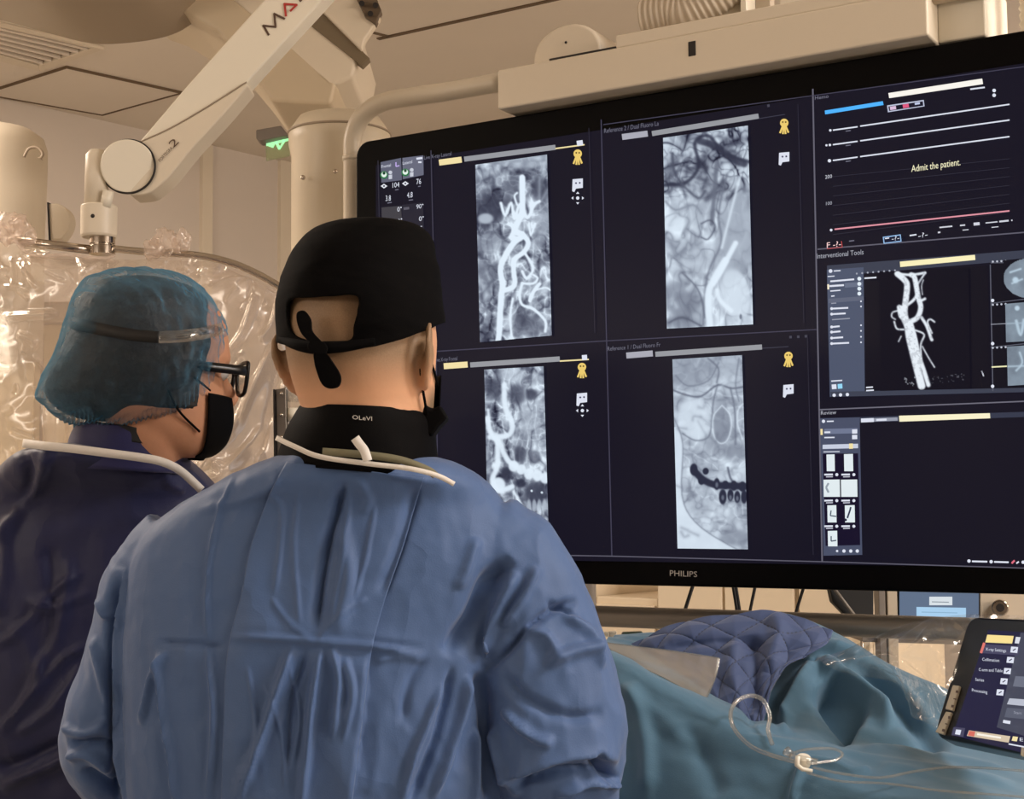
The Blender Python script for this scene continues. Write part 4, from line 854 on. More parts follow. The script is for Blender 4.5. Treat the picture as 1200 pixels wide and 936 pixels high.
# cables
for i, (x0, y0, x1, y1, r) in enumerate(((818, 660, 798, 735, .0035), (856, 660, 866, 735, .0035), (859, 660, 869, 735, .003), (889, 660, 876, 735, .003), (948, 660, 926, 745, .003))):
    a = P(x0, y0, 2.75); b = P(x1, y1, 2.75); e = b+(b-a)*3; 
    mid = [a+UP*.12, a, b, b+(b-a)*.6+Vector((0, .02, -.1)), Vector((b.x+(i-2)*.02, 2.75, .9)), Vector((b.x+(i-2)*.02, 2.8, .0))]
    o = MB().tube([Vector(v) for v in catmull(mid, 5)], r, 8).build('hanging_cable', m_blackm, smooth=True)
    tag(o, ('leftmost of the black cables, slanting under the brand name of the monitor', 'left one of the close pair of black cables under the monitor', 'right one of the close pair of black cables under the monitor', 'short black cable slanting just right of the close pair', 'rightmost slanting black cable, left of the black bracket')[i], 'cable', 'black cables under the monitor')
root = empty('black_bracket', P(1000, 712, 2.7), 'black angled bracket under the monitor, left of the small blue screen', 'bracket')
MB().prism([P(x, y, 2.7) for x, y in ((966, 660), (1024, 660), (1024, 734), (1002, 733), (976, 706))], (0, .03, 0)).build('plate', m_blackm, root, bevel=.002)
MB().tube([P(978, 690, 2.69), P(1012, 735, 2.69)], .003, 8).build('stay', m_greyp, root, smooth=True)
# cart with small screen
root = empty('equipment_cart', Vector((P(1100, 720, 2.9).x, 3.05, 0)), 'grey framed cart with a small blue screen at the right under the monitor', 'cart')
def B3(x, y, d=0): return P(x, y, 2.9+d)
for x0, x1, m in ((1028, 1036, m_greyp), (1038, 1050, m_beige2)):
    MB().prism([B3(x0, 640), B3(x1, 640), Vector((B3(x1, 640).x, 2.9, 0)), Vector((B3(x0, 640).x, 2.9, 0))], (0, .04, 0)).build('upright', m, root, bevel=.002)
MB().prism([B3(1148, 640, .01), B3(1290, 640, .01), B3(1290, 745, .01), B3(1148, 745, .01)], (0, .03, 0)).build('side_panel', m_beige2, root, bevel=.003)
k = MB().cyl(B3(1172, 712), B3(1172, 712, -.02), .0165, 32).build('knob', m_steel, root, bevel=.003)
MB().cyl(B3(1172, 712, -.021), B3(1172, 712, -.026), .008, 20).build('knob_cap', m_dark, k)
MB().prism([B3(1052, 640, .0), B3(1149, 640, .0), B3(1149, 742, .0), B3(1052, 742, .0)], (0, .03, 0)).build('small_screen', m_black, root, bevel=.002)
p = Pane(lambda x, y, off: B3(x, y, -off))
p.poly([(1054, 645), (1147, 645), (1147, 738), (1054, 738)], (96, 112, 136)).poly([(1089, 699), (1116, 699), (1116, 709), (1089, 709)], (216, 224, 230)).poly([(1074, 711), (1132, 712), (1132, 723), (1074, 722)], (168, 206, 236)).poly([(1054, 727), (1098, 728), (1098, 735), (1054, 735)], (214, 228, 240)).bar([(1092, 705), (1112, 705.5)], 1, (130, 140, 150)).bar([(1080, 717), (1122, 718)], 1, (140, 176, 206))
p.build('screen_picture', root)
MB().prism([B3(1010, 745, .02), B3(1300, 752, .02), B3(1300, 760, .02), B3(1010, 752, .02)], (0, .3, 0)).build('shelf', m_greyp, root, bevel=.002)
# small thing with green button left of the pad
root = empty('rail_clamp', P(732, 748, 2.6), 'small ivory clamp with dark green end, left of the quilted pad', 'clamp')
MB().prism([P(x, y, 2.6) for x, y in ((714, 740), (723, 740), (723, 758), (714, 758))], (0, .02, 0)).build('block', m_ivory, root, bevel=.002)
MB().prism([P(x, y, 2.6) for x, y in ((690, 740), (714, 741), (714, 746), (690, 745))], (0, .015, 0)).build('bar', m_ivory, root, bevel=.001)
MB().prism([P(x, y, 2.605) for x, y in ((729, 741), (754, 740), (754, 750), (729, 751))], (0, .02, 0)).build('handle', mat('dark_green', (30, 58, 44), .4), root, bevel=.004)
MB().prism([P(x, y, 2.62) for x, y in ((685, 758), (760, 758), (760, 763), (685, 763))], (0, .015, 0)).build('rail', m_bsteel, root, bevel=.002)

# ------------------------------------------------------------------ patient table, drape and pad
def cloth(name, rgb, rough=.75, var=.08, sheen=.2, fine=.25, scale=60, wr=.35, wscale=9, crumple=0):
    m = bpy.data.materials.new(name); m.use_nodes = True; nt = m.node_tree; N = nt.nodes; L = nt.links; b = N['Principled BSDF']
    c = lin(rgb); b.inputs['Roughness'].default_value = rough; b.inputs['Sheen Weight'].default_value = sheen; b.inputs['Sheen Roughness'].default_value = .5; b.inputs['Specular IOR Level'].default_value = .3 if sum(rgb) > 40 else .08
    tc = N.new('ShaderNodeTexCoord')
    n2_ = N.new('ShaderNodeTexNoise'); n2_.inputs['Scale'].default_value = 7; n2_.inputs['Detail'].default_value = 6; L.new(tc.outputs['Object'], n2_.inputs['Vector'])
    mx = N.new('ShaderNodeMix'); mx.data_type = 'RGBA'; mx.inputs['A'].default_value = tuple(x*(1-var) for x in c)+(1,); mx.inputs['B'].default_value = tuple(min(1, x*(1+var)) for x in c)+(1,)
    L.new(n2_.outputs['Fac'], mx.inputs['Factor']); L.new(mx.outputs['Result'], b.inputs['Base Color'])
    f = N.new('ShaderNodeTexNoise'); f.inputs['Scale'].default_value = scale*10; f.inputs['Detail'].default_value = 3; L.new(tc.outputs['Object'], f.inputs['Vector'])
    r = N.new('ShaderNodeTexNoise'); r.noise_type = 'RIDGED_MULTIFRACTAL'; r.inputs['Scale'].default_value = wscale; r.inputs['Detail'].default_value = 4; r.inputs['Distortion'].default_value = .8; L.new(tc.outputs['Object'], r.inputs['Vector'])
    b1 = N.new('ShaderNodeBump'); b1.inputs['Strength'].default_value = wr; b1.inputs['Distance'].default_value = .006; L.new(r.outputs[0], b1.inputs['Height'])
    if crumple:
        mp = N.new('ShaderNodeMapping'); mp.inputs['Scale'].default_value = (1.3, 1.3, .6); L.new(tc.outputs['Object'], mp.inputs['Vector'])
        dn_ = N.new('ShaderNodeTexNoise'); dn_.inputs['Scale'].default_value = 9; dn_.inputs['Detail'].default_value = 3; L.new(tc.outputs['Object'], dn_.inputs['Vector'])
        dm = N.new('ShaderNodeMix'); dm.data_type = 'RGBA'; dm.inputs['Factor'].default_value = .10; L.new(mp.outputs[0], dm.inputs['A']); L.new(dn_.outputs['Color'], dm.inputs['B'])
        vo = N.new('ShaderNodeTexVoronoi'); vo.feature = 'F1'; vo.inputs['Scale'].default_value = 11; L.new(dm.outputs['Result'], vo.inputs['Vector'])
        b0 = N.new('ShaderNodeBump'); b0.inputs['Strength'].default_value = crumple; b0.inputs['Distance'].default_value = .02; L.new(vo.outputs['Distance'], b0.inputs['Height']); L.new(b0.outputs[0], b1.inputs['Normal'])
    b2 = N.new('ShaderNodeBump'); b2.inputs['Strength'].default_value = fine; b2.inputs['Distance'].default_value = .001; L.new(f.outputs[0], b2.inputs['Height']); L.new(b1.outputs[0], b2.inputs['Normal']); L.new(b2.outputs[0], b.inputs['Normal'])
    MATS[name] = m; return m
m_drape = cloth('drape_blue', (80, 116, 140), wr=.22)
def net_disp(V, shape, folds, back=None):
    """fold lines pressed into a cloth grid along its own normals"""
    R_, C_ = shape; G = V.reshape(R_, C_, 3)
    N = np.cross(np.gradient(G, axis=1), np.gradient(G, axis=0)); N /= np.linalg.norm(N, axis=2, keepdims=True)+1e-12; N = N.reshape(-1, 3)
    cam_ = np.array([0, 0, CAMZ]); s = np.sign(((cam_-V)*N).sum(1)); N *= np.where(np.median(s) < 0, -1, 1)
    px, py = projpx(V)
    for f in folds: V = crease(V, px, py, N, *f)
    return V, N, px, py
root = empty('operating_table', (.95, 1.85, 0), 'operating table hidden under the blue drape, seen only by the shape it gives the drape', 'table')
MB().prism([Vector((.42, 1.98, .92)), Vector((.62, 1.84, .92)), Vector((1.8, 1.52, .92)), Vector((1.9, 1.9, .92)), Vector((.55, 2.16, .92))], (0, 0, .1)).build('table_top', m_greyp, root, bevel=.02)
MB().cyl(Vector((1.2, 1.8, 0)), Vector((1.2, 1.8, .92)), .14, 32).build('column', m_beige2, root)
MB().bx(.9, 1.5, 1.62, 1.98, 0.0, .06).build('foot', m_greyp, root, bevel=.02)
R2 = [(680, 752, 2.02), (730, 772, 1.97), (800, 812, 1.92), (870, 850, 1.87), (945, 886, 1.82), (1050, 928, 1.74), (1280, 985, 1.6)]
def dn(dz, pts, dy=0, dx=0): return [P(*p)+Vector((dx, dy, -dz)) for p in pts]
bot = [Vector((p.x-.10, p.y-.10, .12)) for p in [P(*q) for q in R2]]
drows = [bot,
 [p+Vector((-.085, -.085, -.55)) for p in [P(*q) for q in R2]],
 [p+Vector((-.06, -.055, -.16)) for p in [P(*q) for q in R2]],
 [p+Vector((-.02, -.022, -.035)) for p in [P(*q) for q in R2]],
 [P(*q) for q in R2],
 [P(*q) for q in ((690, 752, 2.08), (742, 768, 2.05), (812, 806, 2.0), (885, 838, 1.95), (962, 862, 1.90), (1060, 893, 1.83), (1280, 935, 1.70))],
 [P(*q) for q in ((700, 750, 2.13), (758, 770, 2.10), (830, 812, 2.06), (898, 844, 2.02), (960, 845, 1.98), (1060, 872, 1.92), (1280, 905, 1.80))],
 [P(*q) for q in ((708, 750, 2.17), (768, 762, 2.15), (842, 790, 2.12), (900, 806, 2.09), (948, 800, 2.05), (1040, 838, 2.0), (1280, 893, 1.86))],
 [P(*q) for q in ((712, 748, 2.2), (772, 752, 2.18), (845, 758, 2.16), (902, 768, 2.13), (950, 772, 2.09), (1040, 812, 2.04), (1280, 888, 1.9))],
 [P(*q) for q in ((716, 747, 2.23), (775, 742, 2.22), (846, 727, 2.20), (900, 721, 2.18), (958, 738, 2.14), (1045, 786, 2.08), (1280, 884, 1.94))]]
last = drows[-1]
drows.append([p+Vector((.02, .05, -.03)) for p in last]); drows.append([p+Vector((.03, .09, -.3)) for p in last]); drows.append([Vector((p.x+.03, p.y+.10, .12)) for p in last])
V, Fs, sh = net(drows, 40, 18)
folds = [([(945, 886), (938, 905), (928, 945)], 4, .010), ([(940, 888), (975, 896), (1000, 905), (1022, 902)], 3, .008),
 ([(953, 778), (942, 800), (930, 825), (916, 850)], 7, .020), ([(953, 778), (985, 795), (1020, 822), (1048, 852)], 8, .028), ([(962, 800), (985, 830), (1010, 850)], 17, -.045), ([(1000, 775), (1040, 808), (1075, 850), (1105, 885)], 11, -.020),
 ([(960, 752), (1010, 775), (1062, 815), (1092, 855)], 8, .014), ([(890, 850), (960, 858), (1040, 868), (1090, 880)], 6, -.010), ([(712, 790), (760, 830), (820, 880)], 12, .006), ([(735, 800), (755, 860), (760, 930)], 10, .010), ([(800, 850), (830, 900), (840, 936)], 12, -.006),
 ([(1010, 875), (1080, 884), (1190, 905)], 4, .006), ([(870, 862), (960, 874), (1060, 895), (1190, 918)], 3, .004), ([(880, 775), (875, 815), (890, 850)], 9, -.008), ([(905, 765), (935, 768), (953, 776)], 5, .006), ([(1028, 900), (1090, 905), (1190, 922)], 5, .005)]
V, N_, px_, py_ = net_disp(V, sh, folds)
V = V+N_*(.004*n2(V[:, 0], V[:, 2], 14, 3)+.003*n2(V[:, 0]+V[:, 1], V[:, 2], 40, 3))[:, None]
o = obj('table_drape', V, Fs, m_drape, None, solid=.0015); tag(o, 'teal blue surgical drape spread over the operating table in the lower right', 'drape')
# quilted pad over the left of the hump
m_quilt = bpy.data.materials.new('quilted_blue'); m_quilt.use_nodes = True; b = m_quilt.node_tree.nodes['Principled BSDF']
N, L = m_quilt.node_tree.nodes, m_quilt.node_tree.links
at_ = N.new('ShaderNodeAttribute'); at_.attribute_name = 'picture'; L.new(at_.outputs['Color'], b.inputs['Base Color']); b.inputs['Roughness'].default_value = .7; b.inputs['Sheen Weight'].default_value = .3
qrows = [[(735, 762, 2.17), (755, 750, 2.16), (800, 731, 2.15), (850, 723, 2.14), (905, 718, 2.13), (950, 731, 2.11), (975, 742, 2.10)],
 [(745, 768, 2.15), (765, 758, 2.135), (805, 745, 2.12), (850, 742, 2.11), (902, 740, 2.10), (945, 750, 2.08), (965, 758, 2.075)],
 [(760, 785, 2.12), (780, 778, 2.11), (815, 770, 2.10), (855, 766, 2.09), (895, 762, 2.08), (925, 768, 2.07), (940, 772, 2.06)],
 [(780, 808, 2.08), (800, 805, 2.075), (828, 800, 2.07), (856, 795, 2.06), (885, 790, 2.055), (908, 790, 2.05), (915, 790, 2.045)],
 [(810, 830, 2.04), (825, 830, 2.035), (843, 828, 2.03), (860, 824, 2.03), (880, 820, 2.03), (897, 818, 2.025), (902, 818, 2.02)],
 [(838, 846, 2.005), (847, 848, 2.0), (856, 850, 2.0), (868, 852, 2.0), (880, 852, 2.0), (890, 850, 2.0), (894, 848, 2.0)]]
V, Fs, sh = net([[P(*p) for p in r] for r in qrows], 34, 40)
V, N_, px_, py_ = net_disp(V, sh, [([(862, 745), (858, 790), (872, 840)], 9, .008), ([(905, 722), (912, 745), (900, 790)], 10, .010), ([(880, 745), (885, 790), (880, 840)], 8, -.010), ([(780, 760), (840, 752), (900, 757)], 6, -.006)])
R_, C_ = sh; U_ = np.tile(np.linspace(0, 5.6, C_), R_); W_ = np.repeat(np.linspace(0, 4.0, R_), C_)
a_ = (U_+W_) % 1; b_ = (U_-W_) % 1; g = np.minimum(np.minimum(a_, 1-a_), np.minimum(b_, 1-b_))
V = V+N_*(.0050*np.sqrt(np.clip(g*2, 0, 1)))[:, None]
o = obj('quilted_pad', V, Fs, m_quilt, None, solid=.003); tag(o, 'dark blue quilted pad with stitched diamonds under the monitor, on top of the blue drape', 'pad')
st = np.where((g < .035) & ((np.sin(U_*70) > -.2)), 0.25, 1.0)[:, None]; base = np.array(lin((56, 74, 116)))*st
lum_attr(o.data, base)
# frosted sheet lying on the drape edge
rows_ = [[(708, 752, 2.02), (740, 757, 2.01), (790, 764, 2.0), (843, 772, 1.99)], [(722, 768, 1.995), (755, 776, 1.985), (795, 788, 1.975), (838, 795, 1.97)], [(735, 776, 1.965), (765, 788, 1.955), (795, 803, 1.94), (826, 821, 1.93)]]
V, Fs, sh = net([[P(*p) for p in r] for r in rows_], 12, 12); V[:, 2] += .003*n2(V[:, 0], V[:, 1], 30, 2)
root = empty('plastic_sheet', V.mean(0), 'translucent greyish plastic sheet on the drape between blue sleeve and quilted pad', 'sheet')
obj('sheet', V, Fs, m_sheet, root, solid=.0008)
e = V.reshape(sh[0], sh[1], 3); mb = MB(); mb.tube([Vector(v) for v in e[:, -1]], .0014, 6); mb.tube([Vector(v) for v in e[0, :]], .0012, 6); mb.build('rim', m_tube, root, smooth=True)
# catheter tubing, stopcock
def tubing(px, r, label, m=m_tube):
    pts = [Vector(v) for v in catmull([P(*p) for p in px], 8)]
    return tag(MB().tube(pts, r, 10).build('catheter_tube', m, smooth=True), label, 'tube', 'clear catheter tubes on the drape')
tubing([(935, 893, 1.775), (905, 885, 1.78), (880, 874, 1.80), (862, 856, 1.82), (856, 838, 1.84), (862, 823, 1.86), (878, 815, 1.87), (894, 820, 1.87), (902, 838, 1.86), (900, 855, 1.845), (905, 872, 1.83)], .0028, 'clear tube standing up in a loop left of the white stopcock')
tubing([(925, 884, 1.79), (945, 878, 1.79), (975, 877, 1.795), (987, 883, 1.79), (980, 890, 1.78), (955, 894, 1.77), (946, 895, 1.765)], .0018, 'thin dark clear tube in a small loop right of the white stopcock', m_tube)
tubing([(952, 899, 1.765), (985, 906, 1.755), (1030, 911, 1.74), (1070, 904, 1.745), (1110, 899, 1.74), (1160, 900, 1.735), (1230, 906, 1.70)], .0016, 'long thin clear tube running from the stopcock to the right edge')
tubing([(945, 905, 1.755), (985, 915, 1.74), (1040, 918, 1.73), (1100, 926, 1.71), (1180, 932, 1.67), (1240, 938, 1.64)], .0014, 'lower long clear tube along the front fold of the drape')
root = empty('stopcock', P(944, 893, 1.77), 'small white stopcock with short arm lying on the blue drape', 'stopcock')
m_wp = mat('white_plastic', (236, 230, 214), .3)
MB().cyl(P(941, 897, 1.765), P(942, 886, 1.76), .0085, 24).build('body', m_wp, root, bevel=.002)
MB().tube([P(926, 886, 1.765), P(934, 889, 1.76), (P(958, 893, 1.755))], [.004, .0055, .004], 14).build('barrel', m_tube, root, smooth=True)
MB().tube([P(935, 886, 1.75), P(934, 896, 1.75), P(940, 901, 1.75), P(952, 903, 1.75)], [.0028, .0032, .0028, .002], 10).build('lever', m_wp, root, smooth=True)
MB().tube([P(921, 879, 1.78), P(927, 884, 1.775)], [.006, .0045], 14).build('luer_cap', m_tube, root, smooth=True)

# ------------------------------------------------------------------ touch console
TA, TB, TD = P(1135, 722, 1.90), P(1093, 862, 1.84), P(1240, 726, 1.70)
TU = (TD-TA); TVv = (TB-TA); TN = TVv.cross(TU).normalized()
if TN.dot(Vector((0, 0, CAMZ))-TA) < 0: TN = -TN
TP = Plane(TA, TN)
def T(x, y, off=0): return TP.at(x, y, off)
root = empty('touch_console', TA+TU*.7+TVv*1.05, 'black touch screen console leaning on the drape at the lower right edge', 'console')
ex = TU*1.55; pts = []
u_, v_ = TU.normalized(), (TVv-TU.normalized()*TVv.dot(TU.normalized())).normalized()
q = [TA, TA+ex, TB+ex, TB]; r = .022
for i, p in enumerate(q):
    a = (q[i-1]-p).normalized(); b2_ = (q[(i+1) % 4]-p).normalized()
    for k in range(7):
        t = k/6; pts.append((p+a*r)*(1-t)**2+p*2*t*(1-t)+(p+b2_*r)*t*t)
MB().prism(pts, -TN*.028).build('casing', m_black, root, bevel=.005)
p = Pane(lambda x, y, off: T(x, y, off-.001))
p.poly([(1158, 738), (1290, 746), (1290, 905), (1115, 861), (1118, 856)], (36, 34, 62)).poly([(1196, 741), (1290, 748), (1290, 890), (1168, 852)], (70, 72, 88))
p.poly([(1157, 743.5), (1188, 745), (1186, 754), (1154.5, 752.5)], (250, 225, 150)).poly([(1190.5, 746), (1196, 746.5), (1194, 754), (1189, 753.5)], (220, 222, 232))
p.poly([(1152, 754.5), (1196, 757), (1193, 768), (1149, 765)], (72, 70, 96)).bar([(1153.5, 753), (1149.5, 765)], 3, (225, 120, 110))
for i, (t, x0, y0, x1, y1) in enumerate((('X-ray Settings', 1155, 762, 1179, 764), ('Collimation', 1151, 774, 1171, 775.5), ('C-arm and Table', 1147, 786, 1175, 787.5), ('Series', 1143, 797.5, 1153, 798.5), ('Processing', 1139, 810, 1157, 812.5))):
    p.text(t, x0, y0, x1, y1, 3.6, WH)
    cx, cy = ((1188.5, 761), (1184, 773), (1180.5, 786), (1176.5, 798), (1172, 811))[i]
    p.poly([(cx-3.6, cy-3.6), (cx+4.6, cy-3), (cx+3.6, cy+4), (cx-4.6, cy+3.2)], WH); p.bar([(cx-1.6, cy+1.2), (cx+1.8, cy-1)], 1.2, (40, 40, 70))
p.poly([(1190, 792), (1290, 797), (1290, 813), (1187, 804)], (110, 114, 130)).poly([(1183, 818), (1290, 826), (1290, 836), (1180, 825)], (186, 190, 204)).poly([(1180, 829), (1290, 838), (1290, 852), (1177, 840)], (92, 96, 112)).bar([(1175.5, 845), (1184, 846.5)], 3.6, WH).text('Start', 1188, 836, 1197, 837, 3.2, (160, 164, 180))
p.poly([(1117.5, 851.5), (1131, 853), (1129, 863.5), (1115, 861)], (74, 72, 96)).poly([(1120.5, 854.5), (1126.5, 855.2), (1125, 861), (1119, 860)], WH)
p.poly([(1135.5, 855.5), (1184, 862.5), (1182, 870), (1133, 862)], (214, 196, 170)).poly([(1136, 856), (1143, 857), (1141.5, 863), (1134, 861.5)], (214, 110, 96)).bar([(1145, 860), (1173, 864.3)], 2.2, (250, 244, 230)).poly([(1187, 862.5), (1193, 863.3), (1191.6, 868.6), (1185.5, 867.6)], YE).text('E', 1195, 868, 1199, 868.6, 4, WH).bar([(1182, 871.5), (1290, 892)], 1.6, WH)
p.build('screen', root)
for q_, n_ in ((((1119.5, 804), (1127, 805), (1118.5, 834), (1110.5, 832)), 0), (((1111.5, 835), (1117.5, 836), (1108, 862), (1099, 859)), 1), (((1200, 876), (1204, 877), (1203, 888), (1199, 887)), 2)):
    b_ = MB().prism([T(x, y, .0) for x, y in q_], TN*.004).build('key_strip', mat('key_cream', (196, 186, 164), .5), root, bevel=.001)
    p = Pane(lambda x, y, off: T(x, y, .0045+off*.1)); c_ = q_
    for t in (.2, .5, .8):
        a = lerp(q_[0], q_[3], t); bb_ = lerp(q_[1], q_[2], t); m0 = lerp(a, bb_, .3); m1 = lerp(a, bb_, .7); bar_px(p.mb, p.f(.001), [m0, m1], 3 if t != .5 else 1.4, 0)
    g_ = obj('key_marks', p.mb.V, p.mb.F, m_print, b_, False)
# clear cover film round the console
crow = [[(960, 772, 2.02), (990, 762, 2.0), (1020, 748, 1.98), (1060, 733, 1.96), (1100, 724, 1.93), (1142, 720, 1.90), (1230, 722, 1.74)],
 [(970, 780, 1.98), (1000, 770, 1.95), (1028, 764, 1.93), (1068, 758, 1.90), (1100, 750, 1.88), (1135, 746, 1.885), (1140, 740, 1.88)],
 [(995, 790, 1.97), (1022, 782, 1.95), (1044, 776, 1.90), (1075, 778, 1.92), (1100, 785, 1.88), (1122, 780, 1.865), (1128, 770, 1.865)],
 [(1050, 800, 1.96), (1055, 795, 1.93), (1062, 806, 1.88), (1082, 812, 1.90), (1098, 820, 1.87), (1110, 822, 1.85), (1112, 815, 1.85)],
 [(1064, 822, 1.93), (1066, 826, 1.92), (1070, 840, 1.90), (1082, 845, 1.88), (1092, 850, 1.86), (1098, 854, 1.845), (1102, 850, 1.845)]]
V, Fs = filmnet(crow, 14, 16, .006, 22, 3)
px_, py_ = projpx(V); NY = np.tile(np.array([-.3, -.9, .3]), (len(V), 1))
for poly, wd, h in (([(1050, 775), (1055, 800), (1066, 835)], 2.5, .014), ([(1050, 770), (1085, 800), (1102, 840)], 2.5, .012), ([(1090, 735), (1075, 755), (1050, 772)], 3, .01), ([(1000, 775), (1035, 768), (1050, 772)], 3, .01), ([(1036, 766), (1042, 780), (1050, 800)], 2.5, -.01), ([(1070, 815), (1085, 812), (1092, 840)], 3, .01)):
    V = crease(V, px_, py_, NY, poly, wd, h)
o = obj('console_cover', V, Fs, m_film2, None); tag(o, 'crumpled clear plastic cover around the left side of the touch console', 'plastic cover')

# ------------------------------------------------------------------ people
def skinmat(name, rgb, scalp=None):
    m = bpy.data.materials.new(name); m.use_nodes = True; nt = m.node_tree; N = nt.nodes; L = nt.links; b = N['Principled BSDF']
    b.inputs['Roughness'].default_value = .52; b.inputs['Subsurface Weight'].default_value = .08; b.inputs['Subsurface Radius'].default_value = (.01, .004, .002); b.inputs['Specular IOR Level'].default_value = .35
    tc = N.new('ShaderNodeTexCoord'); nz = N.new('ShaderNodeTexNoise'); nz.inputs['Scale'].default_value = 22; nz.inputs['Detail'].default_value = 6; L.new(tc.outputs['Object'], nz.inputs['Vector'])
    c = lin(rgb); mx = N.new('ShaderNodeMix'); mx.data_type = 'RGBA'; mx.inputs['A'].default_value = tuple(x*.86 for x in c)+(1,); mx.inputs['B'].default_value = tuple(min(1, x*1.1) for x in c)+(1,); L.new(nz.outputs['Fac'], mx.inputs['Factor'])
    at = N.new('ShaderNodeAttribute'); at.attribute_name = 'stubble'; m2 = N.new('ShaderNodeMix'); m2.data_type = 'RGBA'; L.new(at.outputs['Fac'], m2.inputs['Factor']); L.new(mx.outputs['Result'], m2.inputs['A'])
    fz = N.new('ShaderNodeTexNoise'); fz.inputs['Scale'].default_value = 700; L.new(tc.outputs['Object'], fz.inputs['Vector']); m3 = N.new('ShaderNodeMix'); m3.data_type = 'RGBA'
    sc = lin(scalp or (110, 92, 74)); m3.inputs['A'].default_value = tuple(x*.6 for x in sc)+(1,); m3.inputs['B'].default_value = tuple(x*1.4 for x in sc)+(1,); L.new(fz.outputs['Fac'], m3.inputs['Factor']); L.new(m3.outputs['Result'], m2.inputs['B']); L.new(m2.outputs['Result'], b.inputs['Base Color'])
    bp = N.new('ShaderNodeBump'); bp.inputs['Strength'].default_value = .12; bp.inputs['Distance'].default_value = .002; n4 = N.new('ShaderNodeTexNoise'); n4.inputs['Scale'].default_value = 160; L.new(tc.outputs['Object'], n4.inputs['Vector']); L.new(n4.outputs['Fac'], bp.inputs['Height']); L.new(bp.outputs[0], b.inputs['Normal'])
    return m
HEAD = [(.121, .0, -.03, .012), (.117, .030, -.050, .036), (.104, .062, -.078, .057), (.080, .084, -.096, .071), (.050, .094, -.104, .0775), (.020, .097, -.104, .079), (-.010, .093, -.097, .0765), (-.035, .092, -.086, .073), (-.060, .092, -.074, .0685), (-.080, .090, -.058, .062), (-.098, .086, -.036, .050), (-.112, .076, -.004, .034), (-.118, .062, .020, .016)]
def ringset(rows, n=48, e=2.2, steps=4):
    R = catmull(rows, steps); V = []; 
    for z, yf, yb, w in R:
        cy = (yf+yb)/2; b = max((yf-yb)/2, .004); w = max(w, .004)
        for k in range(n):
            t = 2*math.pi*k/n; c, s = math.cos(t), math.sin(t)
            V.append(Vector((w*math.copysign(abs(c)**(2/e), c), cy+b*math.copysign(abs(s)**(2/e), s), z)))
    m = len(R); Fs = [(i*n+k, i*n+(k+1) % n, (i+1)*n+(k+1) % n, (i+1)*n+k) for i in range(m-1) for k in range(n)]
    Fs += [tuple(range(n)), tuple(range((m-1)*n, m*n))[::-1]]; return V, Fs
def head_parts(mb, Mh, ear=1.0, out=1.0):
    V, Fs = ringset(HEAD)
    for v in V:      # sockets, brow and cheeks
        if v.y > 0:
            for sx in (-1, 1):
                d = math.hypot((v.x-sx*.033)/.019, (v.z-.002)/.013); v.y -= .008*math.exp(-d*d)
                d = math.hypot((v.x-sx*.032)/.024, (v.z-.022)/.007); v.y += .004*math.exp(-d*d)
                d = math.hypot((v.x-sx*.040)/.020, (v.z+.030)/.018); v.y += .003*math.exp(-d*d)
    mb.add([Mh @ v for v in V], Fs)
    mb.tube([Mh @ Vector(p) for p in ((0, .088, .008), (0, .098, -.010), (0, .112, -.030), (0, .106, -.040))], [.006, .008, .011, .008], 12)
    for s in (-1, 1): mb.tube([Mh @ Vector(p) for p in ((s*.008, .095, -.036), (s*.013, .100, -.036))], [.006, .005], 10)
    mb.tube([Mh @ Vector(p) for p in ((-.024, .086, -.064), (-.010, .095, -.0615), (0, .096, -.0625), (.010, .095, -.0615), (.024, .086, -.064))], [.003, .0048, .0045, .0048, .003], 10)
    mb.tube([Mh @ Vector(p) for p in ((-.022, .086, -.070), (0, .095, -.0715), (.022, .086, -.070))], [.003, .0052, .003], 10)
    for s in (-1, 1):
        # ear: rim, lobe and shell, turned outwards from the head
        E = lambda y, z, o: Mh @ Vector((s*(.0745+o*out), -.008+y, -.001+z*ear))
        rim = [E(.004, -.012, .003), E(.002, .012, .006), E(-.004, .028, .013), E(-.014, .034, .019), E(-.024, .028, .023), E(-.027, .012, .023), E(-.022, -.006, .019), E(-.012, -.022, .013), E(-.003, -.028, .007), E(.003, -.018, .003)]
        mb.tube([Vector(v) for v in catmull(rim, 4)], .0042*ear, 10, cap=True)
        mb.tube([E(-.003, -.02, .006), E(-.008, .0, .010), E(-.010, .018, .013)], [.007, .011, .009], 12)
        mb.tube([E(.0, -.024, .005), E(-.004, -.030, .007)], [.006, .006], 10)
def limb(mb, pts, n=20, steps=6):
    R = catmull([tuple(p[0])+(p[1],) for p in pts], steps); mb.tube([Vector(r[:3]) for r in R], [max(float(r[3]), .003) for r in R], n)
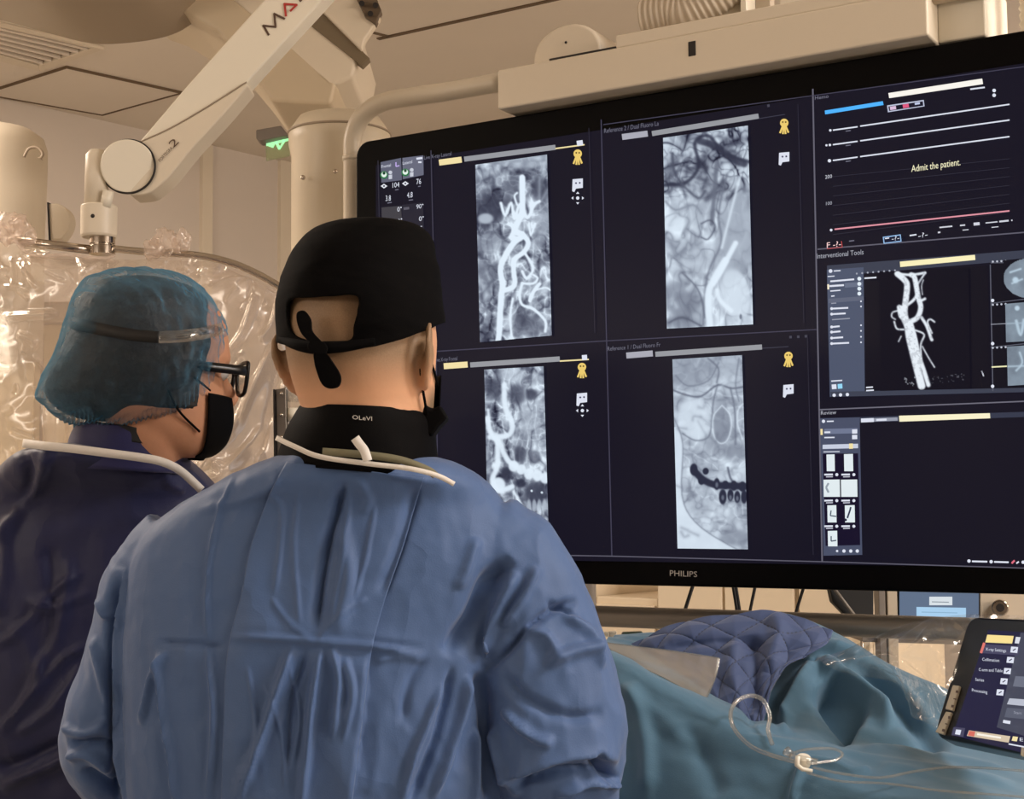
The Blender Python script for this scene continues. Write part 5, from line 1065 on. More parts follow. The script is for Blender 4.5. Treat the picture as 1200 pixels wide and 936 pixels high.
def hand(mb, w, d, up, side):
    """w wrist point, d pointing direction, up back-of-hand direction, side +1 right hand"""
    w, d, up = Vector(w), Vector(d).normalized(), Vector(up).normalized(); lat = d.cross(up).normalized()*side
    up = (up-d*up.dot(d)).normalized()
    for k in (-1, -.35, .35, 1): limb(mb, [(w+lat*.010*k, .014), (w+d*.045+lat*.022*k, .0135), (w+d*.088+lat*.030*k, .0105)], 12, 4)
    for k, L in ((-1.0, .060), (-.34, .076), (.34, .082), (1.0, .072)):
        b = w+d*.088+lat*.029*k; a1 = (d-up*.25).normalized(); a2 = (d-up*.8).normalized(); a3 = (d*.5-up).normalized()
        limb(mb, [(b, .0098), (b+a1*L*.45, .0088), (b+a1*L*.45+a2*L*.32, .008), (b+a1*L*.45+a2*L*.32+a3*L*.25, .0068)], 12, 4)
    b = w+d*.025-lat*.028*-1*(1)
    b = w+d*.028+lat*.026; t1 = (d*.7+lat*.8-up*.3).normalized(); t2 = (d-up*.3+lat*.1).normalized()
    limb(mb, [(w+d*.01+lat*.012, .014), (b, .0135), (b+t1*.035, .0105), (b+t1*.035+t2*.03, .0085)], 12, 4)
def sil(mb, rows, n=56, steps=4, e=2.3):
    """closed body through rows (row, left, right, depth, back half, front half)"""
    R = catmull(rows, steps); V = []
    for py, xl, xr, Y, bb, bf in R:
        A, B = P(xl, py, Y), P(xr, py, Y); cx, z, a = (A.x+B.x)/2, (A.z+B.z)/2, (B.x-A.x)/2; dz = (B.z-A.z)/2
        for k in range(n):
            t = 2*math.pi*k/n; c, s = math.cos(t), math.sin(t); ce = math.copysign(abs(c)**(2/e), c); se = math.copysign(abs(s)**(2/e), s)
            V.append(Vector((cx+a*ce, Y+(bf if s > 0 else bb)*se, z)))
    m = len(R); Fs = [(i*n+k, i*n+(k+1) % n, (i+1)*n+(k+1) % n, (i+1)*n+k) for i in range(m-1) for k in range(n)]
    Fs += [tuple(range(n))[::-1], tuple(range((m-1)*n, m*n))]
    mb.add(V, Fs); return mb
def pxl(mb, pts, n=28, steps=6): limb(mb, [(P(x, y, Y), r) for x, y, Y, r in pts], n, steps)
def body(name, label, loc, Mh, headc, neck0, sh, el, wr, hip, feet, mt, stub, ears=(1.12, 1.0), nr=.066):
    root = empty(name, loc, label, 'person')
    mb = MB(); head_parts(mb, Mh, *ears)
    H = Mh.translation
    limb(mb, [(Mh @ Vector((0, -.018, -.02)), nr-.002), (Mh @ Vector((0, -.010, -.075)), nr), (Vector(neck0), nr-.006), (Vector(neck0).lerp((sh[0]+sh[1])/2, .45), nr-.012)], 28)
    c = (sh[0]+sh[1])/2
    limb(mb, [(c+Vector((0, 0, .02)), .06), (c-Vector((0, 0, .10)), .10), (c-Vector((0, 0, .28)), .10), (hip+Vector((0, 0, .10)), .115), (hip, .12), (hip-Vector((0, 0, .06)), .10)], 28)
    limb(mb, [(sh[0], .048), (c, .07), (sh[1], .048)], 24)
    for i in (0, 1):
        limb(mb, [(sh[i], .048), (sh[i].lerp(el[i], .5), .042), (el[i], .034), (el[i].lerp(wr[i], .4), .033), (wr[i], .024)], 20)
        d = (wr[i]-el[i]).normalized(); hand(mb, wr[i], d, (0, 0, 1), 1 if i else -1)
        lat = (sh[1]-sh[0]).normalized()*(-.09 if i == 0 else .09); kn = (hip+lat)*.5+feet[i]*.5+Vector((0, .02, 0))
        limb(mb, [(hip+lat, .09), ((hip+lat).lerp(kn, .5), .080), (kn, .056), (kn.lerp(feet[i], .35)-Vector((0, .01, 0)), .056), (feet[i]+Vector((0, 0, .09)), .036)], 24)
        fd = Vector((-(sh[1]-sh[0]).y, (sh[1]-sh[0]).x, 0)).normalized()
        limb(mb, [(feet[i]+Vector((0, 0, .045))-fd*.05, .036), (feet[i]+Vector((0, 0, .05)), .040), (feet[i]+fd*.09+Vector((0, 0, .036)), .034), (feet[i]+fd*.16+Vector((0, 0, .03)), .026)], 20)
    o = remesh('body', mb, .0042, mt, root, 4)
    me = o.data; n = len(me.vertices); V = np.empty(n*3); me.vertices.foreach_get('co', V); V = V.reshape(-1, 3)
    inv = np.array(Mh.inverted()); Lc = V @ inv[:3, :3].T+inv[:3, 3]
    s = stub(Lc); a = me.attributes.new('stubble', 'FLOAT', 'POINT'); a.data.foreach_set('value', np.clip(s, 0, 1))
    for sx in (-1, 1):
        MB().ball(Mh @ Vector((sx*.033, .078, .002)), .0125, 10).build('eye', mat('eye_white', (230, 226, 218), .2), root, smooth=True)
    return root, mb
def trousers(root, hip, feet, lat, m):
    mb = MB()
    limb(mb, [(hip+Vector((0, 0, .1)), .145), (hip, .15), (hip-Vector((0, 0, .05)), .13)], 24)
    for i in (0, 1):
        l = lat*(-.09 if i == 0 else .09); limb(mb, [(hip+l, .11), ((hip+l).lerp(feet[i], .5), .085), (feet[i]+Vector((0, 0, .08)), .07)], 24)
    remesh('trousers', mb, .01, m, root, 3)
def clogs(root, feet, fd, m):
    for f in feet:
        mb = MB(); limb(mb, [(f+Vector((0, 0, .045))-fd*.06, .042), (f+Vector((0, 0, .05)), .047), (f+fd*.10+Vector((0, 0, .042)), .042), (f+fd*.17+Vector((0, 0, .036)), .030)], 20)
        V = [Vector((v.x, v.y, max(v.z, 0.001))) for v in mb.V]; obj('shoe', V, mb.F, m, root)
def shell(Mh, off, zr, ar, n=40, m=28, bulge=0, keep=None):
    """cloth patch on the front or back of a head: z range, angle range in degrees (0 = front)"""
    rows = catmull(HEAD, 8); zs = np.array([r[0] for r in rows]); V = []
    def sec(z):
        z = max(min(z, .12), -.117); i = int(np.argmin(abs(zs-z))); j = min(max(i+(1 if zs[i] > z else -1), 0), len(rows)-1); t = 0 if i == j else (z-zs[i])/(zs[j]-zs[i]); return rows[i]*(1-t)+rows[j]*t
    for i in range(m+1):
        for k in range(n+1):
            t = i/m; a = math.radians(ar[0]+(ar[1]-ar[0])*k/n); z = zr[0]+(zr[1]-zr[0])*t
            _, yf, yb, w = sec(z); cy = (yf+yb)/2; b = (yf-yb)/2+off; w = w+off; c, s = math.sin(a), math.cos(a)
            x = w*math.copysign(abs(c)**(2/2.2), c); y = cy+b*math.copysign(abs(s)**(2/2.2), s)
            if bulge: g = math.exp(-(a/.55)**2); y += bulge*g*math.sin(math.pi*min(1, max(0, (z+.125)/.11)))**.7
            V.append(Mh @ Vector((x, y, z)))
    Fs = [(i*(n+1)+k, i*(n+1)+k+1, (i+1)*(n+1)+k+1, (i+1)*(n+1)+k) for i in range(m) for k in range(n)]
    return V, Fs
m_gown = cloth('gown_blue', (75, 102, 148), rough=.58, var=.12, wr=.30, wscale=7, crumple=.3)
m_gown_n = cloth('gown_navy', (29, 33, 70), rough=.5, var=.12, wr=.30, wscale=6, crumple=.35)
m_capb = cloth('cap_black', (6, 5, 6), sheen=0, rough=.85, var=.05, wr=.10)
m_collar = cloth('collar_black', (6, 5, 6), sheen=0, rough=.7, var=.05, wr=.10)
m_coln = cloth('collar_navy', (34, 34, 78), rough=.6, var=.05, wr=.15)
m_mask = cloth('mask_black', (6, 5, 6), sheen=0, rough=.7, var=.05, wr=.15)
m_bind = mat('white_binding', (222, 216, 208), .6, bump=.2, scale=60)
m_scrub = cloth('scrub_blue', (44, 60, 96))
m_shoe = mat('shoe_rubber', (40, 44, 52), .6)

# ---- person in front: black cap, light blue gown
YAW1 = math.radians(-22)
H1 = Vector(P(427, 424, 1.64)); Mh1 = Matrix.Translation(H1) @ Matrix.Rotation(YAW1, 4, 'Z') @ Matrix.Rotation(math.radians(4), 4, 'X') @ Matrix.Scale(.99, 4)
sk1 = skinmat('skin_fair', (218, 166, 130), (122, 104, 80))
def stub1(L):
    x, y, z = L.T; s = np.where(y < .02, np.clip((z+.035-.25*np.clip(y+.09, 0, 1)*0)/.05, 0, .8), 0); b = np.where((y > .0) & (z < -.03) & (z > -.13), np.clip((y-.0)/.03, 0, 1)*np.clip((-.02-z)/.03, 0, .9), 0)
    return np.maximum(s, b)
sh1 = [P(232, 640, 1.71), P(560, 640, 1.71)]; el1 = [P(134, 868, 1.75), P(640, 876, 1.715)]; wr1 = [P(300, 930, 1.98), P(560, 905, 2.0)]
hip1 = Vector((-.2, 1.72, .93)); ft1 = [Vector((-.32, 1.72, 0)), Vector((-.08, 1.74, 0))]
p1, _ = body('person', 'person from behind in a black skull cap and light blue gown, facing the monitor', (-.2, 1.72, 0), Mh1, H1, P(422, 548, 1.67), sh1, el1, wr1, hip1, ft1, sk1, stub1)
trousers(p1, hip1, ft1, Vector((1, 0, 0)), m_scrub); clogs(p1, ft1, Vector((0, 1, 0)), m_shoe)
# gown
mb = MB()
sil(mb, [(530, 345, 480, 1.67, .085, .085), (538, 322, 508, 1.68, .108, .095), (549, 290, 545, 1.69, .118, .10), (566, 255, 570, 1.695, .120, .10), (590, 212, 590, 1.705, .112, .10), (618, 178, 612, 1.71, .116, .105), (650, 158, 628, 1.71, .12, .11), (690, 150, 625, 1.71, .124, .12), (740, 147, 602, 1.71, .126, .125), (790, 146, 590, 1.71, .128, .13), (860, 147, 590, 1.71, .13, .135), (940, 146, 592, 1.71, .13, .14), (1050, 140, 590, 1.71, .13, .15), (1300, 120, 600, 1.71, .14, .16), (1620, 95, 615, 1.71, .16, .18)])
pxl(mb, [(560, 640, 1.71, .070), (592, 672, 1.70, .076), (618, 735, 1.70, .078), (640, 800, 1.695, .082), (646, 868, 1.70, .082), (645, 930, 1.76, .074), (625, 955, 1.88, .055), (590, 945, 1.98, .042)])
pxl(mb, [(225, 650, 1.73, .070), (188, 690, 1.73, .066), (160, 750, 1.735, .053), (142, 820, 1.735, .056), (130, 872, 1.74, .055), (160, 912, 1.81, .052), (225, 930, 1.91, .045), (275, 932, 1.97, .04)])
def gown1(V, N):
    px, py = projpx(V); back = (N[:, 1] < -.05)[:, None]*1.0; V0 = V.copy()
    # large soft waves
    V = V+N*(.0055*n2(V[:, 0]*1.6, V[:, 2]*.55, 9, 3, 1.5))[:, None]
    # sharp crumples: ridged noise, mostly running down the cloth
    r = 1-np.abs(n2(V[:, 0]*1.5+.25*V[:, 2], V[:, 2]*.55, 13, 3, 7.7))*3.0; low = np.clip((py-700)/200, .15, 1)
    arm = np.clip((px-560)/40, 0, 1)+np.clip((150-px)/30, 0, 1)
    V = V+N*(.0045*np.clip(r, 0, 1)**1.5*np.maximum(low, arm))[:, None]
    Wn = n2(V0[:, 0], V0[:, 2], 22, 3, 2); Nb = N*back
    F_ = [
     ([(186, 752), (262, 757)], 3, -.004, 'ridge'), ([(268, 746), (330, 748), (395, 753), (440, 757), (500, 768)], 4, .007, 'fold'), ([(268, 741), (395, 747), (500, 760)], 5, -.0035, 'ridge'),
     ([(406, 556), (390, 620), (378, 680), (370, 738)], 8, -.007, 'ridge'), ([(398, 610), (410, 680), (392, 740)], 10, .006, 'ridge'), ([(345, 757), (325, 810), (300, 880), (272, 940)], 5, .008, 'ridge'), ([(360, 760), (340, 820), (338, 900)], 5, -.007, 'ridge'),
     ([(376, 757), (366, 830), (360, 890), (352, 945)], 4, .009, 'ridge'), ([(388, 757), (398, 800), (392, 860)], 6, .005, 'ridge'), ([(434, 764), (424, 850), (410, 945)], 5, .006, 'step'), ([(402, 770), (412, 810), (402, 850)], 4, .006, 'ridge'),
     ([(276, 555), (252, 620), (243, 690), (243, 750)], 3, .0035, 'ridge'), ([(243, 757), (250, 830), (242, 945)], 4, .005, 'ridge'), ([(187, 760), (192, 830), (202, 900), (208, 945)], 4, .007, 'ridge'), ([(196, 762), (178, 800), (165, 850)], 4, .006, 'ridge'),
     ([(488, 570), (470, 630), (446, 700)], 7, -.005, 'ridge'), ([(420, 560), (432, 585), (425, 600)], 6, .004, 'ridge'),
     ([(600, 655), (572, 680), (553, 720), (520, 768)], 12, -.012, 'ridge'), ([(606, 668), (590, 700), (575, 740), (568, 770)], 7, .011, 'ridge'), ([(628, 662), (612, 700), (590, 735)], 7, .008, 'ridge'), ([(560, 630), (548, 665), (535, 690)], 8, .005, 'ridge'),
     ([(568, 788), (600, 756), (628, 728), (655, 712), (676, 705)], 6, -.009, 'ridge'), ([(560, 786), (566, 840), (574, 945)], 8, -.008, 'ridge'), ([(640, 706), (660, 712), (672, 722)], 4, -.006, 'ridge'), ([(612, 738), (640, 745), (655, 775)], 7, .006, 'ridge'),
     ([(548, 790), (535, 850), (505, 940)], 6, .009, 'ridge'), ([(530, 780), (515, 850), (480, 940)], 6, -.007, 'ridge'), ([(520, 800), (490, 870), (470, 940)], 5, .007, 'ridge'), ([(557, 850), (552, 945)], 5, .006, 'ridge'), ([(500, 770), (480, 800), (470, 850)], 7, -.004, 'ridge'), ([(440, 775), (470, 768), (500, 775)], 5, .003, 'ridge'),
     ([(590, 912), (625, 896), (665, 884), (695, 882), (722, 890)], 6, .012, 'fold'), ([(600, 920), (650, 905), (700, 900)], 7, -.010, 'ridge'), ([(590, 830), (625, 860), (650, 868)], 6, .008, 'ridge'), ([(690, 880), (705, 900), (715, 915)], 7, -.014, 'ridge'), ([(595, 790), (620, 820), (665, 840), (705, 835)], 8, -.006, 'ridge'), ([(640, 780), (670, 765), (700, 760)], 8, .008, 'ridge'), ([(660, 720), (690, 745), (704, 785)], 6, .006, 'ridge'), ([(650, 930), (690, 915), (722, 918)], 5, .008, 'ridge'), ([(580, 850), (590, 890), (612, 930)], 6, .007, 'ridge'),
     ([(150, 664), (144, 740), (142, 830), (150, 945)], 4, .009, 'step'), ([(143, 670), (136, 740), (134, 830), (140, 945)], 6, -.014, 'ridge'), ([(112, 745), (122, 790), (132, 830)], 6, .006, 'ridge'), ([(76, 850), (100, 860), (130, 845)], 6, .006, 'ridge'), ([(84, 885), (105, 880), (132, 900)], 7, .009, 'ridge'), ([(120, 700), (130, 720), (140, 715)], 5, .005, 'ridge'), ([(100, 898), (125, 915), (145, 930)], 6, -.008, 'ridge'), ([(88, 870), (118, 866), (136, 872)], 5, -.008, 'ridge'),
     ([(410, 530), (440, 552), (520, 566)], 4, .003, 'ridge'), ([(226, 600), (300, 580), (330, 560)], 8, .003, 'ridge')]
    for f in F_:
        poly, wd, h, kind = f[:4]; e_ = f[4] if len(f) > 4 else .18
        jx = px+Wn*2.5; V = crease(V, jx, py+Wn*2, Nb, poly, wd*.8, h*1.5, kind, e_)
    V = V+N*(.0012*n2(V0[:, 0], V0[:, 2], 60, 2, 5))[:, None]
    return V
g1 = remesh('gown', mb, .0034, m_gown, p1, 5, gown1)
# the overlapping back panel of the gown, laid on its back
from mathutils.bvhtree import BVHTree
dg = bpy.context.evaluated_depsgraph_get(); bvh = BVHTree.FromPolygons([v.co for v in g1.data.vertices], [p_.vertices for p_ in g1.data.polygons])
def on_gown(x, y, lift):
    o_ = Vector((0, 0, CAMZ)); d_ = Vector(ray(x, y)).normalized(); h_ = bvh.ray_cast(o_, d_)
    return (h_[0]-d_*lift) if h_[0] else P(x, y, 1.58)
lf = catmull([(336, 541), (318, 575), (300, 620), (290, 655), (283, 695), (270, 745), (264, 790), (262, 850), (259, 945), (255, 1100)], 16)
rt = catmull([(497, 560), (487, 590), (474, 635), (462, 670), (452, 700), (437, 755), (430, 800), (424, 850), (412, 945), (395, 1100)], 16)
NU = 90; R_ = len(lf); G = np.array([[tuple(on_gown(l[0]+(r[0]-l[0])*k/NU, l[1]+(r[1]-l[1])*k/NU, .0045)) for k in range(NU+1)] for l, r in zip(lf, rt)])
for _ in range(3): G[1:-1, 1:-1] = (G[1:-1, 1:-1]*2+G[:-2, 1:-1]+G[2:, 1:-1]+G[1:-1, :-2]+G[1:-1, 2:])/6
V = G.reshape(-1, 3); px, py = projpx(V); NY = np.tile(np.array([0, -1., 0]), (len(V), 1)); W_ = n2(V[:, 0], V[:, 2], 20, 3, 2)*2
for poly, wd, h in (([(268, 746), (330, 748), (395, 753), (437, 757)], 2.2, .0045), ([(406, 566), (392, 620), (380, 680), (372, 738)], 2.5, -.005), ([(410, 570), (404, 640), (386, 736)], 3, .004), ([(345, 757), (325, 810), (300, 880), (280, 940)], 2.2, .005), ([(376, 757), (366, 830), (360, 890), (352, 945)], 2.2, .005), ([(388, 757), (397, 800), (390, 870)], 2.4, .004), ([(340, 780), (352, 840), (340, 900)], 2.4, .0035), ([(300, 570), (330, 600), (322, 700)], 3, .0025), ([(290, 780), (300, 850), (292, 920)], 2.4, .003), ([(405, 770), (415, 810), (402, 870)], 2.4, .004), ([(350, 570), (345, 640), (352, 735)], 3, .0025), ([(372, 748), (400, 720), (430, 700)], 2.4, .003), ([(368, 752), (340, 730), (318, 700)], 2.6, .0025), ([(440, 590), (430, 650), (415, 700)], 2.6, .003), ([(310, 800), (330, 860), (335, 930)], 2, .003)):
    V = crease(V, px+W_, py+W_, NY, poly, wd, h)
C_ = NU+1; obj('back_panel', V, [(r*C_+c, r*C_+c+1, (r+1)*C_+c+1, (r+1)*C_+c) for r in range(R_-1) for c in range(NU)], m_gown, p1, solid=.0012)
# collar of the lead apron, with inner edge
def collar(rows, m, parent, n=64, steps=4, fold=.004, name='collar'):
    R = catmull(rows, steps); V = []; 
    for py0, py1, xl, xr, Y, b in R:      # py0 / py1: row at the left and at the right side
        A, B = P(xl, py0, Y), P(xr, py1, Y); c = (A+B)/2; a = (B-A)/2
        for k in range(n):
            t = 2*math.pi*k/n; V.append(c+a*math.cos(t)+Vector((0, b*math.sin(t), 0)))
    m_ = len(R); Fs = [(i*n+k, i*n+(k+1) % n, (i+1)*n+(k+1) % n, (i+1)*n+k) for i in range(m_-1) for k in range(n)]
    V = np.array([tuple(v) for v in V]); c = V.mean(0); d = V-c; d[:, 2] = 0; d /= np.linalg.norm(d, axis=1, keepdims=True)
    V = V+d*(fold*n2(V[:, 0], V[:, 2], 18, 3))[:, None]
    return obj(name, V, Fs, m, parent, solid=.005)
collar([(478, 484, 352, 498, 1.650, .086), (488, 496, 346, 505, 1.655, .093), (508, 520, 336, 508, 1.665, .104), (545, 562, 324, 514, 1.675, .112)], m_collar, p1)
mb = MB(); put_text(mb, lambda x, y: P(x, y, 1.5575), 'OLeVI', 413, 491, 436, 493, 5); thicken(mb, Vector((0, .012, 0)))
lt = mb.build('collar_lettering', mat('white_print', (210, 205, 200), .6), p1)
def ribbon_px(name, px, Y, wpx, m, parent, t=.0015, lift=0):
    mb = MB(); pts = catmull(px, 6); V = []; n = len(pts)
    for i, p in enumerate(pts):
        q = pts[min(i+1, n-1)]; o = pts[max(i-1, 0)]; dx, dy = q[0]-o[0], q[1]-o[1]; L = math.hypot(dx, dy)+1e-6; nx, ny = -dy/L*wpx/2, dx/L*wpx/2; Yp = p[2]
        V += [P(p[0]+nx, p[1]+ny, Yp), P(p[0]-nx, p[1]-ny, Yp)]
    Fs = [(2*i, 2*i+1, 2*i+3, 2*i+2) for i in range(n-1)]
    return obj(name, V, Fs, m, parent, solid=t)
ribbon_px('neck_binding', [(324, 513, 1.60), (345, 523, 1.572), (375, 535, 1.553), (430, 543, 1.545), (480, 549, 1.547), (512, 557, 1.558), (532, 567, 1.572)], 0, 6, m_bind, p1)
ribbon_px('inner_edge', [(378, 529, 1.555), (430, 533, 1.548), (470, 539, 1.55), (500, 550, 1.558), (510, 557, 1.565)], 0, 9, mat('olive_cloth', (120, 116, 92), .8), p1)
ribbon_px('paper_tab', [(416, 513, 1.547), (421, 520, 1.545), (427, 528, 1.542), (431, 540, 1.54)], 0, 11, mat('white_paper', (232, 228, 222), .6), p1, .0008)
# skull cap: shaped shell with an opening at the back and a tied band
def smooth_edge(o, it=12):
    bm = bmesh.new(); bm.from_mesh(o.data); loose = [v for v in bm.verts if not v.link_faces]; bmesh.ops.delete(bm, geom=loose, context='VERTS')
    for _ in range(it):
        new = {}
        for v in bm.verts:
            e = [x for x in v.link_edges if x.is_boundary]
            if len(e) == 2: new[v] = (e[0].other_vert(v).co+e[1].other_vert(v).co+v.co*2)/4
        for v, c in new.items(): v.co = c
    bm.to_mesh(o.data); bm.free(); return o
def capshell():
    rows = [(267.5, 408, 478, 1.655, .05, .05), (268.5, 392, 490, 1.655, .062, .06), (273, 372, 499, 1.655, .08, .075), (285, 356, 507, 1.655, .098, .09), (305, 343, 511, 1.65, .112, .098), (330, 332, 515, 1.648, .119, .10), (355, 327, 518, 1.645, .122, .10), (380, 326, 521, 1.645, .120, .10), (405, 328, 520, 1.645, .114, .098), (425, 331, 516, 1.645, .108, .09)]
    m = MB(); sil(m, rows, n=260, steps=16, e=2.15); V = np.array([tuple(v) for v in m.V]); px, py = projpx(V); Y = V[:, 1]
    def inside(poly, x, y):
        c = False
        for i in range(len(poly)):
            (x0, y0), (x1, y1) = poly[i-1], poly[i]
            if (y0 > y) != (y1 > y) and x < (x1-x0)*(y-y0)/(y1-y0)+x0: c = not c
        return c
    hole = catmull([(340, 352), (352, 349), (375, 348), (400, 346), (419, 346), (419, 365), (414, 385), (413, 397), (395, 401), (375, 400), (350, 396), (340, 385), (337, 366)], 4, closed=True)
    rimx = [300, 326, 345, 370, 400, 440, 480, 515, 540]; rimy = [398, 401, 408, 412, 411, 406, 394, 380, 372]
    kf = []
    for f in m.F[:-2]:
        cx, cy, cY = px[list(f)].mean(), py[list(f)].mean(), Y[list(f)].mean()
        if cY < 1.65:
            if cy > np.interp(cx, rimx, rimy): continue
            if inside(hole, cx, cy): continue
        else:
            if cy > np.interp(cx, [326, 350, 420, 520], [398, 384, 374, 372]): continue
        kf.append(f)
    kf.append(m.F[-2]) 
    V = V.copy(); c = np.array([P(424, 360, 1.65)]); d = V-c; d /= np.linalg.norm(d, axis=1, keepdims=True)
    V += d*(.0022*n2(V[:, 0]*1.0, V[:, 2]*2.2, 26, 3))[:, None]
    return smooth_edge(obj('skull_cap', V, kf, m_capb, p1, solid=.0025))
cap1 = capshell()
def strap(name, px, r0, r1, m, parent, n=12, sq=.35):
    pts = [Vector(v) for v in catmull([P(*p) for p in px], 6)]; mb = MB(); N = len(pts)
    mb.tube(pts, [r0+(r1-r0)*math.sin(math.pi*i/(N-1)) for i in range(N)], n); return mb.build(name, m, parent, smooth=True)
strap('tie_band', [(330, 397, 1.59), (345, 403, 1.555), (365, 407, 1.536), (385, 407, 1.529), (410, 405, 1.528), (440, 400, 1.53)], .004, .007, m_capb, cap1)
mbx = MB(); 
def flat(name, px, m, parent, th=.005):
    pts = catmull(px, 4, closed=True); mb = MB(); mb.prism([P(x, y, 1.520-abs(y-405)*.00008+max(0, y-415)*.0005) for x, y in pts], (0, th, 0)); return mb.build(name, m, parent, bevel=.0015)
flat('knot', [(364, 399), (378, 400), (384, 408), (378, 416), (366, 413), (360, 406)], m_capb, cap1, .012)
flat('tie_loop', [(348, 366), (357, 364), (364, 374), (366, 388), (378, 402), (366, 402), (354, 392), (348, 378)], m_capb, cap1, .007)
flat('tie_tail', [(368, 412), (380, 412), (390, 424), (399, 440), (397, 452), (386, 455), (377, 450), (371, 436), (368, 424)], m_capb, cap1, .007)
# mask
V, Fs = shell(Mh1, .006, (-.124, -.018), (-62, 62), bulge=.020); mk = obj('face_mask', V, Fs, m_mask, p1, solid=.002)
mb = MB(); mb.prism([P(x, y, 1.625) for x, y in ((487, 482), (497, 473), (507, 479), (516, 474), (525, 489), (514, 500), (506, 512), (490, 503))], (0, .05, 0)); mb.build('mask_edge', m_mask, mk, bevel=.004)
for s in (-1, 1):
    q = [Mh1 @ Vector(p) for p in ((s*.066, .058, -.035), (s*.078, .018, -.010), (s*.0835, -.012, .012), (s*.0815, -.022, -.012), (s*.075, .002, -.055), (s*.062, .045, -.092))]
    MB().tube([Vector(v) for v in catmull(q, 6)], .0016, 8).build('ear_loop', m_mask, mk, smooth=True)

# ---- person at the left: bouffant cap, glasses, dark gown
YAW2 = math.radians(-58)
H2 = Vector(P(185, 433, 2.0)); Mh2 = Matrix.Translation(H2) @ Matrix.Rotation(YAW2, 4, 'Z') @ Matrix.Rotation(math.radians(-4), 4, 'X')
sk2 = skinmat('skin_warm', (196, 142, 110), (60, 45, 38))
def stub2(L): x, y, z = L.T; return np.clip((z-.0)/.03, 0, 1)*np.clip((.05-y)/.03, 0, 1)
fd2 = Vector((math.sin(math.radians(35)), math.cos(math.radians(35)), 0)); lt2 = Vector((math.cos(math.radians(35)), -math.sin(math.radians(35)), 0))
nk2 = P(168, 535, 2.02); c2 = Vector((-.60, 2.15, 1.455))
sh2 = [c2-lt2*.165, c2+lt2*.165]; hip2 = Vector((c2.x, c2.y, .93)); ft2 = [hip2-lt2*.12-UP*.93, hip2+lt2*.12-UP*.93]
el2 = [sh2[0]-UP*.27+fd2*.03-lt2*.04, sh2[1]-UP*.27+fd2*.02+lt2*.03]; wr2 = [el2[0]+fd2*.22+UP*.02+lt2*.04, el2[1]+fd2*.22+UP*.02-lt2*.04]
p2, _ = body('person', 'person in profile in blue bouffant cap, glasses, black mask and navy gown', (c2.x, c2.y, 0), Mh2, H2, nk2, sh2, el2, wr2, hip2, ft2, sk2, stub2, (.8, .25), .054)
trousers(p2, hip2, ft2, lt2, m_scrub); clogs(p2, ft2, fd2, m_shoe)
mb = MB()
sil(mb, [(523, 75, 185, 2.05, .09, .07), (528, 44, 205, 2.06, .125, .09), (539, 22, 218, 2.08, .15, .11), (558, 2, 238, 2.10, .15, .12), (585, -22, 256, 2.12, .135, .13), (640, -45, 268, 2.13, .145, .14), (740, -62, 275, 2.13, .15, .15), (860, -70, 282, 2.13, .155, .16), (1000, -75, 288, 2.13, .155, .17), (1420, -95, 300, 2.13, .17, .19)], e=2.4)
limb(mb, [(sh2[1]-UP*.03, .085), (sh2[1].lerp(el2[1], .5), .082), (el2[1], .070), (el2[1].lerp(wr2[1], .5), .055), (wr2[1]-fd2*.02, .042)], 24)
limb(mb, [(sh2[0]-UP*.03, .075), (sh2[0].lerp(el2[0], .5), .07), (el2[0], .062), (el2[0].lerp(wr2[0], .5), .055), (wr2[0]-fd2*.02, .042)], 24)
def gown2(V, N):
    px, py = projpx(V); back = (N[:, 1] < -.05)[:, None]*1.0; V0 = V.copy()
    V = V+N*(.008*n2(V[:, 0]*1.3, V[:, 2]*.7, 7, 3, 3.5))[:, None]
    r = 1-np.abs(n2(V[:, 0]*1.3+.5*V[:, 2], V[:, 2]*.6, 10, 3, 1.7))*3.0; V = V+N*(.005*np.clip(r, 0, 1)*np.clip((py-560)/200, .2, 1))[:, None]
    Wn = n2(V0[:, 0], V0[:, 2], 18, 3, 2); Nb = N*back
    for poly, wd, h, kind in (([(0, 640), (20, 600), (45, 560), (60, 530)], 6, .010, 'ridge'), ([(30, 528), (34, 560), (22, 600)], 6, -.008, 'ridge'), ([(0, 760), (35, 725), (55, 700), (100, 670)], 4, .007, 'ridge'), ([(0, 860), (40, 815), (70, 780), (110, 750)], 4, .010, 'ridge'), ([(45, 800), (52, 760), (60, 700)], 4, .006, 'ridge'), ([(30, 700), (60, 712), (110, 695)], 4, .005, 'ridge'),
        ([(0, 925), (35, 905), (65, 895), (95, 880), (118, 868)], 7, .018, 'ridge'), ([(0, 900), (40, 885), (80, 868)], 8, -.012, 'ridge'), ([(190, 545), (198, 565), (215, 575)], 5, .006, 'ridge'), ([(60, 640), (62, 700), (50, 780)], 7, -.006, 'ridge'), ([(85, 655), (75, 720), (30, 830)], 5, .006, 'ridge'), ([(100, 780), (60, 830), (20, 860)], 4, .008, 'ridge'), ([(10, 600), (5, 680), (0, 720)], 6, .008, 'ridge')):
        V = crease(V, px+Wn*8, py+Wn*5, Nb, poly, wd, h, kind)
    return V
remesh('gown', mb, .0055, m_gown_n, p2, 5, gown2)
collar([(497, 506, 98, 206, 2.015, .080), (506, 515, 92, 213, 2.025, .090), (524, 532, 86, 218, 2.04, .104), (548, 556, 80, 222, 2.05, .110)], m_coln, p2)
collar([(494, 508, 106, 207, 2.010, .074), (500, 516, 102, 212, 2.018, .080), (510, 526, 100, 213, 2.025, .086)], m_blackm, p2, name='inner_collar', fold=.001)
ribbon_px('neck_binding', [(27, 519, 1.975), (50, 522, 1.935), (80, 525, 1.918), (120, 530, 1.908), (165, 536, 1.908), (190, 541, 1.912), (212, 552, 1.93), (236, 574, 1.98)], 0, 10, m_bind, p2)
